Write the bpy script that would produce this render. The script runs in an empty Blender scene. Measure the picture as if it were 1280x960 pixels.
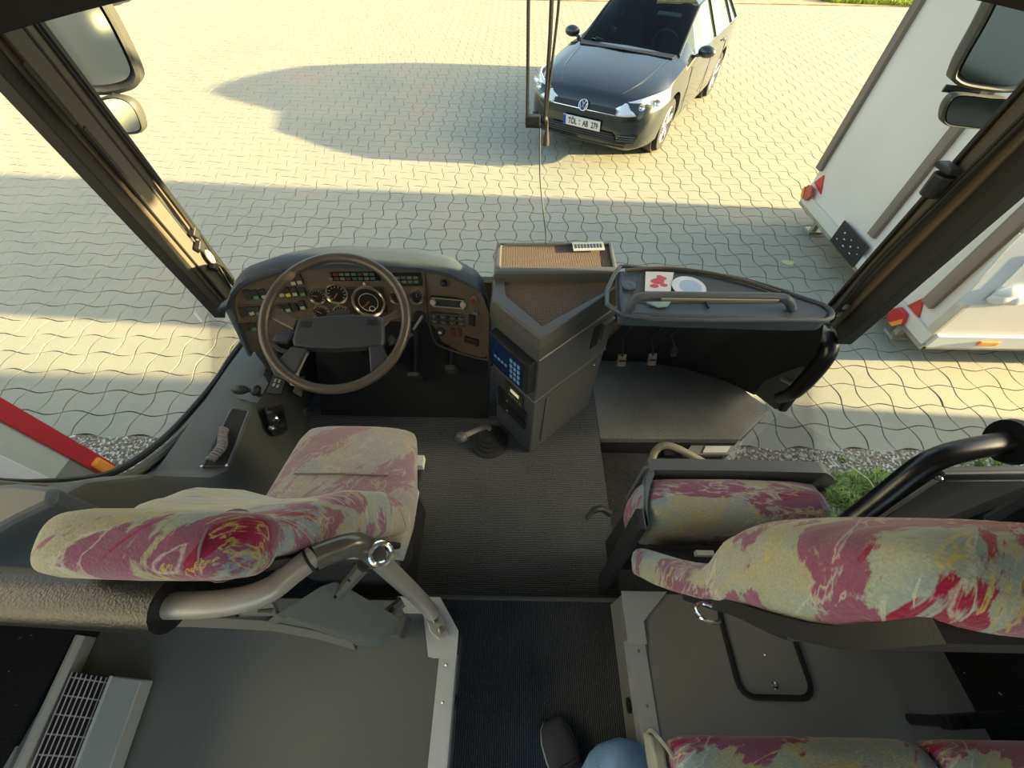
import bpy, bmesh, math, random
from mathutils import Vector, Matrix
random.seed(4)
S = bpy.context.scene
COL = S.collection
V = Vector

# ------------------------------------------------------------------ camera
FPX = 500.0; HC = 1.6
TH = math.atan(645.0 / FPX); RO = math.radians(1.03)
F_ = V((0, math.cos(TH), -math.sin(TH)))
_R = V((1, 0, 0)); _U = V((0, math.sin(TH), math.cos(TH)))
U_ = _U * math.cos(RO) - _R * math.sin(RO)
R_ = _R * math.cos(RO) + _U * math.sin(RO)
CP = V((0, 0, HC))
cam = bpy.data.cameras.new('camera'); camo = bpy.data.objects.new('camera', cam); COL.objects.link(camo)
cam.sensor_width = 36; cam.lens = 36 * FPX / 1280; cam.clip_start = 0.02; cam.clip_end = 200
M = Matrix((R_, U_, -F_)).transposed().to_4x4(); M.translation = CP
camo.matrix_world = M
S.camera = camo
# ------------------------------------------------------------------ sky, sun, exposure
w = bpy.data.worlds.new('world'); S.world = w; w.use_nodes = True
nt = w.node_tree; bg = nt.nodes['Background']
sk = nt.nodes.new('ShaderNodeTexSky'); sk.sky_type = 'NISHITA'; sk.sun_disc = False
sk.sun_elevation = math.radians(24); sk.sun_rotation = math.radians(93); sk.air_density = 1.2; sk.dust_density = 2.5; sk.ozone_density = 0.5
tint = nt.nodes.new('ShaderNodeMix'); tint.data_type = 'RGBA'; tint.blend_type = 'MULTIPLY'; tint.inputs[0].default_value = 1; tint.inputs[7].default_value = (1.0, 0.985, 0.90, 1)
nt.links.new(sk.outputs[0], tint.inputs[6]); nt.links.new(tint.outputs[2], bg.inputs[0]); bg.inputs[1].default_value = 0.57
sun = bpy.data.lights.new('sun', 'SUN'); suno = bpy.data.objects.new('sun', sun); COL.objects.link(suno)
sun.energy = 38; sun.angle = math.radians(0.7); sun.color = (1.0, 0.79, 0.40)
SD = V((1, -0.05, 0.205)).normalized()
suno.rotation_euler = SD.to_track_quat('Z', 'Y').to_euler()
S.view_settings.view_transform = 'Standard'; S.view_settings.look = 'None'; S.view_settings.gamma = 1
S.view_settings.exposure = -0.24
S.view_settings.use_curve_mapping = False
S.cycles.max_bounces = 8; S.cycles.transparent_max_bounces = 16; S.cycles.caustics_reflective = False

def P(px, py, x=None, y=None, z=None):
    "a point of the photograph measured on a plane of the bus (x, y or z known)"
    d = F_ + R_ * ((px - 640) / FPX) + U_ * ((480 - py) / FPX)
    t = (z - HC) / d.z if z is not None else (y / d.y if y is not None else x / d.x)
    return CP + d * t
def proj(p):
    v = V(p) - CP; w_ = v.dot(F_)
    if w_ < 0.05: return (-9999, -9999)
    return 640 + FPX * v.dot(R_) / w_, 480 - FPX * v.dot(U_) / w_

# ------------------------------------------------------------------ materials
MATS = {}
def mat(name, col, rough=0.6, metal=0.0, var=0.0, vscale=8, bump=0.0, bscale=60, emit=0, spec=0.5, coat=0, sheen=0, streak=None):
    if name in MATS: return MATS[name]
    m = bpy.data.materials.new(name); m.use_nodes = True; n = m.node_tree; b = n.nodes['Principled BSDF']
    b.inputs['Base Color'].default_value = (*col, 1); b.inputs['Roughness'].default_value = rough
    b.inputs['Metallic'].default_value = metal; b.inputs['Specular IOR Level'].default_value = spec
    b.inputs['Coat Weight'].default_value = coat
    if emit:
        b.inputs['Emission Color'].default_value = (*col, 1); b.inputs['Emission Strength'].default_value = emit
    tc = n.nodes.new('ShaderNodeTexCoord')
    if var or streak:
        mp = n.nodes.new('ShaderNodeMapping'); mp.inputs['Scale'].default_value = streak or (1, 1, 1)
        n.links.new(tc.outputs['Object'], mp.inputs[0])
        t = n.nodes.new('ShaderNodeTexNoise'); t.inputs['Scale'].default_value = vscale; t.inputs['Detail'].default_value = 6
        n.links.new(mp.outputs[0], t.inputs[0])
        r = n.nodes.new('ShaderNodeValToRGB'); r.color_ramp.elements[0].position = 0.3; r.color_ramp.elements[1].position = 0.7
        r.color_ramp.elements[0].color = (*[c * (1 - var) for c in col], 1); r.color_ramp.elements[1].color = (*[min(1, c * (1 + var)) for c in col], 1)
        n.links.new(t.outputs[0], r.inputs[0]); n.links.new(r.outputs[0], b.inputs['Base Color'])
    if bump:
        t = n.nodes.new('ShaderNodeTexNoise'); t.inputs['Scale'].default_value = bscale; t.inputs['Detail'].default_value = 3
        n.links.new(tc.outputs['Object'], t.inputs[0])
        bp = n.nodes.new('ShaderNodeBump'); bp.inputs['Strength'].default_value = bump; bp.inputs['Distance'].default_value = 0.004
        n.links.new(t.outputs[0], bp.inputs['Height']); n.links.new(bp.outputs[0], b.inputs['Normal'])
    MATS[name] = m; return m
def glass(name, tint=(0.9, 0.95, 0.92), refl=0.06):
    m = bpy.data.materials.new(name); m.use_nodes = True; n = m.node_tree; n.nodes.remove(n.nodes['Principled BSDF'])
    o = n.nodes['Material Output']; t = n.nodes.new('ShaderNodeBsdfTransparent'); t.inputs[0].default_value = (*tint, 1)
    g = n.nodes.new('ShaderNodeBsdfGlossy'); g.inputs['Roughness'].default_value = 0.02
    lw = n.nodes.new('ShaderNodeFresnel'); lw.inputs[0].default_value = 1.25
    mx = n.nodes.new('ShaderNodeMixShader'); ad = n.nodes.new('ShaderNodeMath'); ad.operation = 'MULTIPLY'; ad.inputs[1].default_value = refl * 10
    n.links.new(lw.outputs[0], ad.inputs[0]); n.links.new(ad.outputs[0], mx.inputs[0])
    n.links.new(t.outputs[0], mx.inputs[1]); n.links.new(g.outputs[0], mx.inputs[2]); n.links.new(mx.outputs[0], o.inputs[0])
    return m
def nodes_of(name, rough=0.9):
    m = bpy.data.materials.new(name); m.use_nodes = True; n = m.node_tree; b = n.nodes['Principled BSDF']
    b.inputs['Roughness'].default_value = rough; b.inputs['Specular IOR Level'].default_value = 0.25
    return m, n, b
def ramp(n, src, stops):
    r = n.nodes.new('ShaderNodeValToRGB'); e = r.color_ramp.elements
    while len(e) < len(stops): e.new(0.5)
    for i, (p, c) in enumerate(stops):
        e[i].position = p; e[i].color = (*c, 1) if len(c) == 3 else c
    n.links.new(src, r.inputs[0]); return r
def noise(n, vec, scale, detail=4, dist=0, rough=0.5):
    t = n.nodes.new('ShaderNodeTexNoise'); t.inputs['Scale'].default_value = scale; t.inputs['Detail'].default_value = detail
    t.inputs['Distortion'].default_value = dist; t.inputs['Roughness'].default_value = rough
    n.links.new(vec, t.inputs['Vector']); return t
def mapping(n, vec, scale=(1, 1, 1), rot=(0, 0, 0), loc=(0, 0, 0)):
    mp = n.nodes.new('ShaderNodeMapping'); mp.inputs['Scale'].default_value = scale; mp.inputs['Rotation'].default_value = rot; mp.inputs['Location'].default_value = loc
    n.links.new(vec, mp.inputs[0]); return mp.outputs[0]
def mixc(n, fac, a, b):
    x = n.nodes.new('ShaderNodeMix'); x.data_type = 'RGBA'; n.links.new(fac, x.inputs[0])
    for s, i in ((a, 6), (b, 7)):
        if isinstance(s, tuple): x.inputs[i].default_value = (*s, 1)
        else: n.links.new(s, x.inputs[i])
    return x.outputs[2]
BW = [(0, 0, 0), (1, 1, 1)]
def fabric(name, shift=0, rot=0.0, light=1.0, burg=0.60, mauve=0.53, fade=0.0, sc=1.0):
    m, n, b = nodes_of(name, 0.95)
    tc = n.nodes.new('ShaderNodeTexCoord'); v = mapping(n, tc.outputs['Object'], loc=(shift, shift * 0.7, shift * 1.3), rot=(0.4, rot, 0.7 + rot), scale=(sc, sc, sc))
    FD = (0.40, 0.35, 0.36)
    L = lambda c: tuple(min(1, (q * (1 - fade) + FD[i] * fade) * light) for i, q in enumerate(c))
    base = ramp(n, noise(n, v, 6.5, 3, 0.6).outputs[0], [(0.36, L((0.21, 0.28, 0.32))), (0.46, L((0.29, 0.34, 0.29))), (0.56, L((0.34, 0.32, 0.21))), (0.66, L((0.27, 0.31, 0.32)))])
    col = base.outputs[0]
    # broad brushed strokes of mauve and burgundy, thin ochre and pale lines
    v2 = mapping(n, v, scale=(11, 3.2, 4.5), rot=(0.3, 0.5, 0.2))
    nm = noise(n, v2, 1.0, 6, 0.7, 0.62)
    col = mixc(n, ramp(n, nm.outputs[0], [(mauve - .008, (0, 0, 0)), (mauve + .014, (1, 1, 1))]).outputs[0], col, L((0.215, 0.072, 0.145)))
    v3 = mapping(n, v, scale=(13, 3, 3.6), rot=(0.3, 0.5, 0.2), loc=(0.12, 0.03, 0.05))
    nb = noise(n, v3, 1.0, 6, 0.7, 0.6)
    col = mixc(n, ramp(n, nb.outputs[0], [(burg - .008, (0, 0, 0)), (burg + .01, (1, 1, 1))]).outputs[0], col, L((0.24, 0.006, 0.05)))
    v4 = mapping(n, v, scale=(14, 4, 4), rot=(0.2, 0.6, 0.1), loc=(3, 1, 2))
    ny = noise(n, v4, 1.0, 5, 1.4, 0.6)
    col = mixc(n, ramp(n, ny.outputs[0], [(0.40, (0, 0, 0)), (0.42, (1, 1, 1)), (0.435, (0, 0, 0))]).outputs[0], col, L((0.44, 0.38, 0.12)))
    nw = noise(n, mapping(n, v, scale=(20, 5, 5), loc=(7, 2, 1)), 1.0, 5, 1.2)
    col = mixc(n, ramp(n, nw.outputs[0], [(0.56, (0, 0, 0)), (0.58, (0.7,) * 3), (0.60, (0, 0, 0))]).outputs[0], col, L((0.47, 0.50, 0.45)))
    pile = noise(n, tc.outputs['Object'], 260, 2)
    mul = n.nodes.new('ShaderNodeMix'); mul.data_type = 'RGBA'; mul.blend_type = 'MULTIPLY'; mul.inputs[0].default_value = 0.5
    n.links.new(col, mul.inputs[6]); n.links.new(ramp(n, pile.outputs[0], [(0.3, (0.55,) * 3), (0.7, (1,) * 3)]).outputs[0], mul.inputs[7])
    n.links.new(mul.outputs[2], b.inputs['Base Color'])
    b.inputs['Sheen Weight'].default_value = 0.35
    bp = n.nodes.new('ShaderNodeBump'); bp.inputs['Strength'].default_value = 0.35; bp.inputs['Distance'].default_value = 0.003
    n.links.new(pile.outputs[0], bp.inputs['Height'])
    wr = noise(n, mapping(n, tc.outputs['Object'], scale=(3, 9, 9)), 2.0, 2, 0.6)
    b2 = n.nodes.new('ShaderNodeBump'); b2.inputs['Strength'].default_value = 0.35; b2.inputs['Distance'].default_value = 0.02
    n.links.new(wr.outputs[0], b2.inputs['Height']); n.links.new(bp.outputs[0], b2.inputs['Normal']); n.links.new(b2.outputs[0], b.inputs['Normal'])
    return m
def carpet(name, col, rib=None, ribfreq=110, dirt=0.5):
    m, n, b = nodes_of(name, 1.0)
    tc = n.nodes.new('ShaderNodeTexCoord'); g = n.nodes.new('ShaderNodeNewGeometry')
    big = noise(n, g.outputs['Position'], 5, 5); fine = noise(n, g.outputs['Position'], 220, 2); spk = noise(n, g.outputs['Position'], 75, 2)
    c = ramp(n, big.outputs[0], [(0.3, tuple(q * 0.7 for q in col)), (0.7, tuple(q * 1.35 for q in col))]).outputs[0]
    c = mixc(n, ramp(n, fine.outputs[0], [(0.35, (0, 0, 0)), (0.75, (dirt,) * 3)]).outputs[0], c, tuple(min(1, q * 2.6 + 0.02) for q in col))
    c = mixc(n, ramp(n, spk.outputs[0], [(0.735, (0, 0, 0)), (0.76, (0.6,) * 3)]).outputs[0], c, (0.4, 0.38, 0.33))
    bp = n.nodes.new('ShaderNodeBump'); bp.inputs['Strength'].default_value = 0.7; bp.inputs['Distance'].default_value = 0.004
    if rib:
        wv = n.nodes.new('ShaderNodeTexWave'); wv.bands_direction = rib; wv.inputs['Scale'].default_value = ribfreq; wv.inputs['Distortion'].default_value = 0
        n.links.new(g.outputs['Position'], wv.inputs[0]); n.links.new(wv.outputs['Fac'], bp.inputs['Height'])
        c = mixc(n, ramp(n, wv.outputs['Fac'], [(0.1, (0.85,) * 3), (0.55, (0, 0, 0))]).outputs[0], c, tuple(q * 0.2 for q in col))
    else:
        n.links.new(fine.outputs[0], bp.inputs['Height'])
    n.links.new(c, b.inputs['Base Color']); n.links.new(bp.outputs[0], b.inputs['Normal'])
    return m

m_black = mat('black_plastic', (0.018, 0.019, 0.022), 0.5, bump=0.15, bscale=300)
m_matte = mat('matte_black', (0.012, 0.012, 0.013), 0.85)
m_dash = mat('dash_vinyl', (0.062, 0.08, 0.105), 0.5, bump=0.3, bscale=350)
m_fascia = mat('fascia_plastic', (0.115, 0.088, 0.062), 0.45, var=0.15, vscale=20)
m_console = mat('console_plastic', (0.078, 0.088, 0.095), 0.42, var=0.12, vscale=5, bump=0.12, bscale=400)
m_grey = mat('grey_vinyl_trim', (0.080, 0.092, 0.092), 0.55, var=0.12, vscale=4, bump=0.25, bscale=300)
m_panel = mat('grey_panel', (0.12, 0.13, 0.118), 0.45, var=0.1, vscale=3)
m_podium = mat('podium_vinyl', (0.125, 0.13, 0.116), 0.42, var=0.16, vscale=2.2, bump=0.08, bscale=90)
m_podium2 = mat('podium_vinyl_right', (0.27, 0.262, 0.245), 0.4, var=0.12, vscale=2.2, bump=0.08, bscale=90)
m_alu = mat('brushed_aluminium', (0.72, 0.73, 0.74), 0.45, 0.6, var=0.12, vscale=3)
m_steel = mat('bright_steel', (0.75, 0.75, 0.72), 0.25, 1.0)
m_tube = mat('grey_enamel_tube', (0.40, 0.375, 0.34), 0.32, 0.25)
m_foam = mat('black_foam_sleeve', (0.014, 0.0145, 0.018), 0.38, bump=0.3, bscale=260)
m_wheel = mat('steering_wheel_rubber', (0.075, 0.062, 0.050), 0.36, var=0.15, vscale=9)
m_hub = mat('steering_hub_pad', (0.026, 0.031, 0.042), 0.5)
m_handrail = mat('black_handrail', (0.010, 0.010, 0.011), 0.28, var=0.2, vscale=6)
m_white = mat('white_label', (0.75, 0.75, 0.72), 0.6)
m_red = mat('red_plastic', (0.55, 0.03, 0.03), 0.35)
m_chrome = mat('chrome', (0.85, 0.85, 0.85), 0.12, 1.0)
m_mirror = mat('mirror_glass', (0.42, 0.44, 0.38), 0.08, 1.0)
m_wframe = mat('window_frame', (0.15, 0.155, 0.13), 0.5, var=0.1)
m_brownpillar = mat('pillar_trim', (0.125, 0.10, 0.075), 0.45)
f_driver = fabric('fabric_driver', 0.3, 0.15, 1.15, .60, .528, .45); f_back = fabric('fabric_driver_back', 5.1, 0.4, 1.2, .60, .545, .15); f_guide = fabric('fabric_guide', 9.2, 0.9, 1.05, .575, .50, .05)
f_gback = fabric('fabric_guide_back', 15.2, 0.2, 1.15, .553, .52, 0, .74); f_pass = fabric('fabric_passenger', 21.7, 0.5, 1.35, .585, .51)
c_driver = carpet('carpet_ribbed_driver', (0.105, 0.113, 0.118), 'Y', 48, 0.85)
c_aisle = carpet('carpet_ribbed_aisle', (0.058, 0.063, 0.066), 'X', 48, 0.45)
c_plat = carpet('carpet_platform', (0.135, 0.138, 0.135), None, 0, 0.6)
c_wall = carpet('carpet_wall', (0.010, 0.011, 0.011), None, 0, 0.15)

# ------------------------------------------------------------------ mesh builder
class MB:
    def __init__(s): s.v = []; s.f = []; s.M = None
    def add(s, vs, fs, M=None):
        M = M or s.M; k = len(s.v)
        s.v += [(M @ V(p)) if M else V(p) for p in vs]; s.f += [tuple(i + k for i in f) for f in fs]; return s
    def box(s, c, size, R=None, M=None):
        h = [q / 2 for q in size]; R = R or Matrix.Identity(3); vs = []
        for dx in (-1, 1):
            for dy in (-1, 1):
                for dz in (-1, 1): vs.append(V(c) + R @ V((dx * h[0], dy * h[1], dz * h[2])))
        return s.add(vs, [(0, 1, 3, 2), (4, 6, 7, 5), (0, 4, 5, 1), (2, 3, 7, 6), (0, 2, 6, 4), (1, 5, 7, 3)], M)
    def hexa(s, b, t, M=None):     # four bottom corners, four top corners
        return s.add(list(b) + list(t), [(3, 2, 1, 0), (4, 5, 6, 7), (0, 1, 5, 4), (1, 2, 6, 5), (2, 3, 7, 6), (3, 0, 4, 7)], M)
    def prism(s, pts, vec, M=None):
        n = len(pts); vec = V(vec); vs = [V(p) for p in pts] + [V(p) + vec for p in pts]
        return s.add(vs, [tuple(range(n))[::-1], tuple(range(n, 2 * n))] + [(i, (i + 1) % n, n + (i + 1) % n, n + i) for i in range(n)], M)
    def loft(s, rings, cap=True, closed=True, M=None):
        n = len(rings[0]); vs = [p for r in rings for p in r]; fs = []
        for a in range(len(rings) - 1):
            for i in range(n if closed else n - 1):
                j = (i + 1) % n; fs.append((a * n + i, a * n + j, (a + 1) * n + j, (a + 1) * n + i))
        if cap: fs += [tuple(range(n))[::-1], tuple(range((len(rings) - 1) * n, len(rings) * n))]
        return s.add(vs, fs, M)
    def cyl(s, p0, p1, r0, r1=None, n=16, M=None):
        p0 = V(p0); p1 = V(p1); r1 = r0 if r1 is None else r1; a = (p1 - p0).normalized()
        u = a.orthogonal().normalized(); w_ = a.cross(u)
        rg = [[p + (u * math.cos(2 * math.pi * i / n) + w_ * math.sin(2 * math.pi * i / n)) * r for i in range(n)] for p, r in ((p0, r0), (p1, r1))]
        return s.loft(rg, M=M)
    def lathe(s, c, axis, prof, n=24, M=None):
        a = V(axis).normalized(); u = a.orthogonal().normalized(); w_ = a.cross(u)
        rg = [[V(c) + a * h + (u * math.cos(2 * math.pi * i / n) + w_ * math.sin(2 * math.pi * i / n)) * max(r, 1e-4) for i in range(n)] for r, h in prof]
        return s.loft(rg, M=M)
    def tube(s, pts, r, n=10, closed=False, M=None):
        pts = [V(p) for p in pts]; m = len(pts); rg = []; u = None
        rs = r if isinstance(r, (list, tuple)) else [r] * m
        for i in range(m):
            if closed: t = pts[(i + 1) % m] - pts[i - 1]
            else: t = pts[min(i + 1, m - 1)] - pts[max(i - 1, 0)]
            t.normalize()
            u = (u - t * u.dot(t)).normalized() if u is not None and (u - t * u.dot(t)).length > 1e-6 else t.orthogonal().normalized()
            w_ = t.cross(u); rg.append([pts[i] + (u * math.cos(2 * math.pi * k / n) + w_ * math.sin(2 * math.pi * k / n)) * rs[i] for k in range(n)])
        if closed:
            u0 = rg[0]; best = min(range(n), key=lambda k: (rg[0][k] - rg[-1][0]).length)
            rg.append(rg[0][best:] + rg[0][:best]); return s.loft(rg, cap=False, M=M)
        return s.loft(rg, M=M)
    def sphere(s, c, r, n=16, sc=(1, 1, 1), M=None):
        k = n // 2; rg = []
        for j in range(k + 1):
            a = -math.pi / 2 + math.pi * j / k; rr = max(math.cos(a), 1e-3)
            rg.append([V(c) + V((rr * math.cos(2 * math.pi * i / n) * sc[0], rr * math.sin(2 * math.pi * i / n) * sc[1], math.sin(a) * sc[2])) * r for i in range(n)])
        return s.loft(rg, M=M)
    def grid(s, fn, nu, nv, M=None):
        vs = [fn(i / nu, j / nv) for i in range(nu + 1) for j in range(nv + 1)]
        return s.add(vs, [(i * (nv + 1) + j, (i + 1) * (nv + 1) + j, (i + 1) * (nv + 1) + j + 1, i * (nv + 1) + j + 1) for i in range(nu) for j in range(nv)], M)
    def build(s, name, m, parent=None, bevel=0, smooth=False, ang=40, solid=0, sub=0, label=None, local=False, loc=None):
        c = V(loc) if loc is not None else sum(s.v, V()) / len(s.v)
        me = bpy.data.meshes.new(name); me.from_pydata([tuple(p - c) for p in s.v], [], s.f); me.materials.append(m)
        bm = bmesh.new(); bm.from_mesh(me); bmesh.ops.recalc_face_normals(bm, faces=bm.faces); bm.to_mesh(me); bm.free()
        if smooth:
            me.polygons.foreach_set('use_smooth', [True] * len(me.polygons)); me.set_sharp_from_angle(angle=math.radians(ang))
        o = bpy.data.objects.new(name, me); COL.objects.link(o)
        o.location = c
        if parent:
            o.parent = parent
            if not local:
                q = parent; off = V((0, 0, 0))
                while q: off += V(q.location); q = q.parent
                o.location = c - off
        if solid: md = o.modifiers.new('solid', 'SOLIDIFY'); md.thickness = solid; md.offset = -1
        if bevel: md = o.modifiers.new('bevel', 'BEVEL'); md.width = bevel; md.segments = 2; md.limit_method = 'ANGLE'; md.angle_limit = math.radians(35)
        if sub: md = o.modifiers.new('sub', 'SUBSURF'); md.levels = sub; md.render_levels = sub
        if label: o['label'] = label
        return o
def spl(pts, k=6, closed=False):
    pts = [V(p) for p in pts]; n = len(pts); out = []
    for i in range(n if closed else n - 1):
        g = (lambda j: pts[j % n]) if closed else (lambda j: pts[max(0, min(n - 1, j))])
        a, b, c, d = g(i - 1), g(i), g(i + 1), g(i + 2)
        for q in range(k):
            t = q / k; out.append(0.5 * ((2 * b) + (c - a) * t + (2 * a - 5 * b + 4 * c - d) * t * t + (3 * b - a - 3 * c + d) * t ** 3))
    if not closed: out.append(pts[-1])
    return out
def thing(name, label, cat, loc, group=None, rotz=0):
    o = bpy.data.objects.new(name, None); COL.objects.link(o); o.location = loc; o.rotation_euler.z = rotz; o.empty_display_size = 0.05
    o['label'] = label; o['category'] = cat
    if group: o['group'] = group
    return o
def tag(o, label, cat, group=None):
    o['label'] = label; o['category'] = cat
    if group: o['group'] = group
    return o
def struct(o): o['kind'] = 'structure'; return o
def sup(hw, ht, n=4, k=32, bol=0, flat=1):
    out = []
    for i in range(k):
        a = 2 * math.pi * i / k; ca, sa = math.cos(a), math.sin(a)
        x = hw * math.copysign(abs(ca) ** (2 / n), ca); y = ht * math.copysign(abs(sa) ** (2 / n), sa)
        if y > 0: y += bol * (abs(x) / hw) ** 2.5 * (abs(y) / ht)
        out.append((x, y))
    return out
def text(s, name, size, Mx, m, parent, depth=0.0008):
    cu = bpy.data.curves.new('txt', 'FONT'); cu.body = s; cu.size = size; cu.extrude = depth; cu.offset = size * .02; cu.align_x = 'CENTER'; cu.align_y = 'CENTER'; cu.resolution_u = 3
    t = bpy.data.objects.new('txt', cu); COL.objects.link(t); dg = bpy.context.evaluated_depsgraph_get()
    me = bpy.data.meshes.new_from_object(t.evaluated_get(dg)); bpy.data.objects.remove(t)
    me.transform(Mx); me.materials.clear(); me.materials.append(m)
    o = bpy.data.objects.new(name, me); COL.objects.link(o); o.parent = parent
    q = parent; off = V((0, 0, 0))
    while q: off += V(q.location); q = q.parent
    return o, off

# ================================================================== GROUND
G = -0.85
PW, PS = 0.1915, 0.1905
X0 = P(1138.4, 455.6, z=G).x
Y0 = P(1105, 563, z=G).y
jm, n, b = nodes_of('joint_sand', 1.0)
g = n.nodes.new('ShaderNodeNewGeometry')
n.links.new(ramp(n, noise(n, g.outputs['Position'], 40, 4).outputs[0], [(0.3, (0.03, 0.025, 0.018)), (0.7, (0.065, 0.055, 0.04))]).outputs[0], b.inputs['Base Color'])
pm, n, b = nodes_of('concrete_paver', 0.85)
g = n.nodes.new('ShaderNodeNewGeometry')
big = noise(n, g.outputs['Position'], 0.9, 5, 0.5); med = noise(n, g.outputs['Position'], 5.0, 4); fin = noise(n, g.outputs['Position'], 130, 3)
c = ramp(n, big.outputs[0], [(0.3, (0.315, 0.31, 0.24)), (0.55, (0.35, 0.34, 0.26)), (0.68, (0.40, 0.335, 0.25)), (0.8, (0.39, 0.29, 0.21))]).outputs[0]
c = mixc(n, ramp(n, med.outputs[0], [(0.4, (0, 0, 0)), (0.75, (0.45,) * 3)]).outputs[0], c, (0.36, 0.34, 0.29))
c = mixc(n, ramp(n, fin.outputs[0], [(0.55, (0, 0, 0)), (0.72, (0.5,) * 3)]).outputs[0], c, (0.24, 0.22, 0.19))
n.links.new(c, b.inputs['Base Color'])
bp = n.nodes.new('ShaderNodeBump'); bp.inputs['Strength'].default_value = 0.5; bp.inputs['Distance'].default_value = 0.004
n.links.new(fin.outputs[0], bp.inputs['Height']); n.links.new(bp.outputs[0], b.inputs['Normal'])

def cell(i, j, q, gap=0.0035):
    "outline of the paver in column i, row j: wavy on all four sides"
    B = 0.125 * PW; A = 0.105 * PS; pts = []
    def X(k, t): return k * PW + B * (-1) ** (k + j) * math.sin(math.pi * t)
    def Y(k, t): return A * (-1) ** (k + i) * math.sin(math.pi * t)
    si = (-1) ** (i + j)
    for a in range(q): t = a / q; pts.append((t * PW, 0 - A * si * math.sin(math.pi * t)))
    for a in range(q): t = a / q; pts.append((PW + B * -si * math.sin(math.pi * t), t * PS))
    for a in range(q): t = 1 - a / q; pts.append((t * PW, PS + A * si * math.sin(math.pi * t)))
    for a in range(q): t = 1 - a / q; pts.append((B * si * math.sin(math.pi * t), t * PS))
    cx, cy = PW / 2, PS / 2; out = []
    for (x, y) in pts:
        d = math.hypot(x - cx, y - cy); k_ = 1 - gap / d; out.append((cx + (x - cx) * k_ - cx, cy + (y - cy) * k_ - cy))
    return out
def paver_geo(si, q):
    o = cell(0, 0 if si > 0 else 1, q, 0.0046); inn = [(x * 0.985, y * 0.985) for x, y in o]; m_ = len(o)
    vs = [(x, y, -0.02) for x, y in o] + [(x, y, -0.0012) for x, y in o] + [(x, y, 0) for x, y in inn]
    fs = [tuple(range(2 * m_, 3 * m_))]
    for r in (0, 1):
        fs += [(r * m_ + k, r * m_ + (k + 1) % m_, (r + 1) * m_ + (k + 1) % m_, (r + 1) * m_ + k) for k in range(m_)]
    return vs, fs
gb = MB(); gb.box((1, 7, G - 0.0355), (44, 44, 0.06)); ground = struct(gb.build('ground', jm))
cells = []
for j in range(0, 86):
    for i in range(-75, 75):
        x = X0 + (i + 0.5) * PW; y = Y0 + (j + 0.5) * PS
        u, v = proj((x, y, G))
        if -60 < u < 1340 and -40 < v < 600 and y < 16.6: cells.append((math.hypot(x, y), i, j, x, y, u, v))
def seen(c_):
    u, v = c_[5], c_[6]
    if not (0 <= u <= 1280 and v > 0): return False
    if u < 290: return v < 600 - (u > 150) * (u - 150) * 0.6
    return v < 330 or (u > 960 and v < 570)
cells.sort()
vis = [c_ for c_ in cells if seen(c_)][:300]; vset = {(c_[1], c_[2]) for c_ in vis}
pmesh = {}
for si in (1, -1):
    vs, fs = paver_geo(si, 5); me = bpy.data.meshes.new('paver'); me.from_pydata(vs, [], fs); me.materials.append(pm); pmesh[si] = me
for c_ in vis:
    o = bpy.data.objects.new('paver', pmesh[(-1) ** (c_[1] + c_[2])]); COL.objects.link(o); o.parent = ground
    o.location = V((c_[3], c_[4], G + random.uniform(-0.0015, 0.001))) - ground.location; o.rotation_euler = (random.uniform(-.004, .004), random.uniform(-.004, .004), 0)
far = MB(); pg = {si: paver_geo(si, 3) for si in (1, -1)}
for c_ in cells:
    if (c_[1], c_[2]) in vset: continue
    vs, fs = pg[(-1) ** (c_[1] + c_[2])]; dz = random.uniform(-.0015, .001)
    k = len(far.v); far.v += [V((x + c_[3], y + c_[4], z + G + dz)) for x, y, z in vs]; far.f += [tuple(q + k for q in f_) for f_ in fs]
o = far.build('distant_pavers', pm, ground); o['kind'] = 'stuff'
for (xa, xb, ya, yb) in ((-22, X0 - 75 * PW, 1.4, 16.6),):
    pass
# gravel verge between the paving and the wall behind the vehicle
gm, n, b = nodes_of('gravel_soil', 1.0); g = n.nodes.new('ShaderNodeNewGeometry')
n.links.new(ramp(n, noise(n, g.outputs['Position'], 55, 5).outputs[0], [(0.35, (0.10, 0.075, 0.045)), (0.6, (0.30, 0.25, 0.18)), (0.75, (0.5, 0.47, 0.4))]).outputs[0], b.inputs['Base Color'])
vb = MB(); vb.box((0, Y0 - 2.99, G - 0.018), (16, 6.0, 0.03)); verge = struct(vb.build('verge', gm))
st = MB(); random.seed(11)
def stone(mb, c, r):
    vs = [V(c) + V((math.cos(a) * r * random.uniform(.7, 1.1), math.sin(a) * r * random.uniform(.7, 1.1), h * r)) for h, k_ in ((0, 0), (0.5, 1)) for a in [q * math.pi / 2.5 + k_ * .5 for q in range(5)]] + [V(c) + V((0, 0, r * 0.8))]
    mb.add(vs, [(i, (i + 1) % 5, 5 + (i + 1) % 5, 5 + i) for i in range(5)] + [(5 + i, 5 + (i + 1) % 5, 10) for i in range(5)])
for k in range(9000):
    side = random.random() < 0.62
    x = random.uniform(1.3, 4.2) if side else random.uniform(-3.4, -1.3); y = Y0 - abs(random.gauss(0, 0.55)) - 0.004
    if y < 0.1: continue
    stone(st, (x, y, G - 0.004), random.uniform(0.004, 0.011) * (1.5 if random.random() < .05 else 1))
o = st.build('gravel', mat('pale_gravel', (0.56, 0.53, 0.47), 0.9, var=0.35, vscale=60)); o['kind'] = 'stuff'; tag(o, 'pale gravel strip along the edge of the wavy paving', 'gravel')
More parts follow.
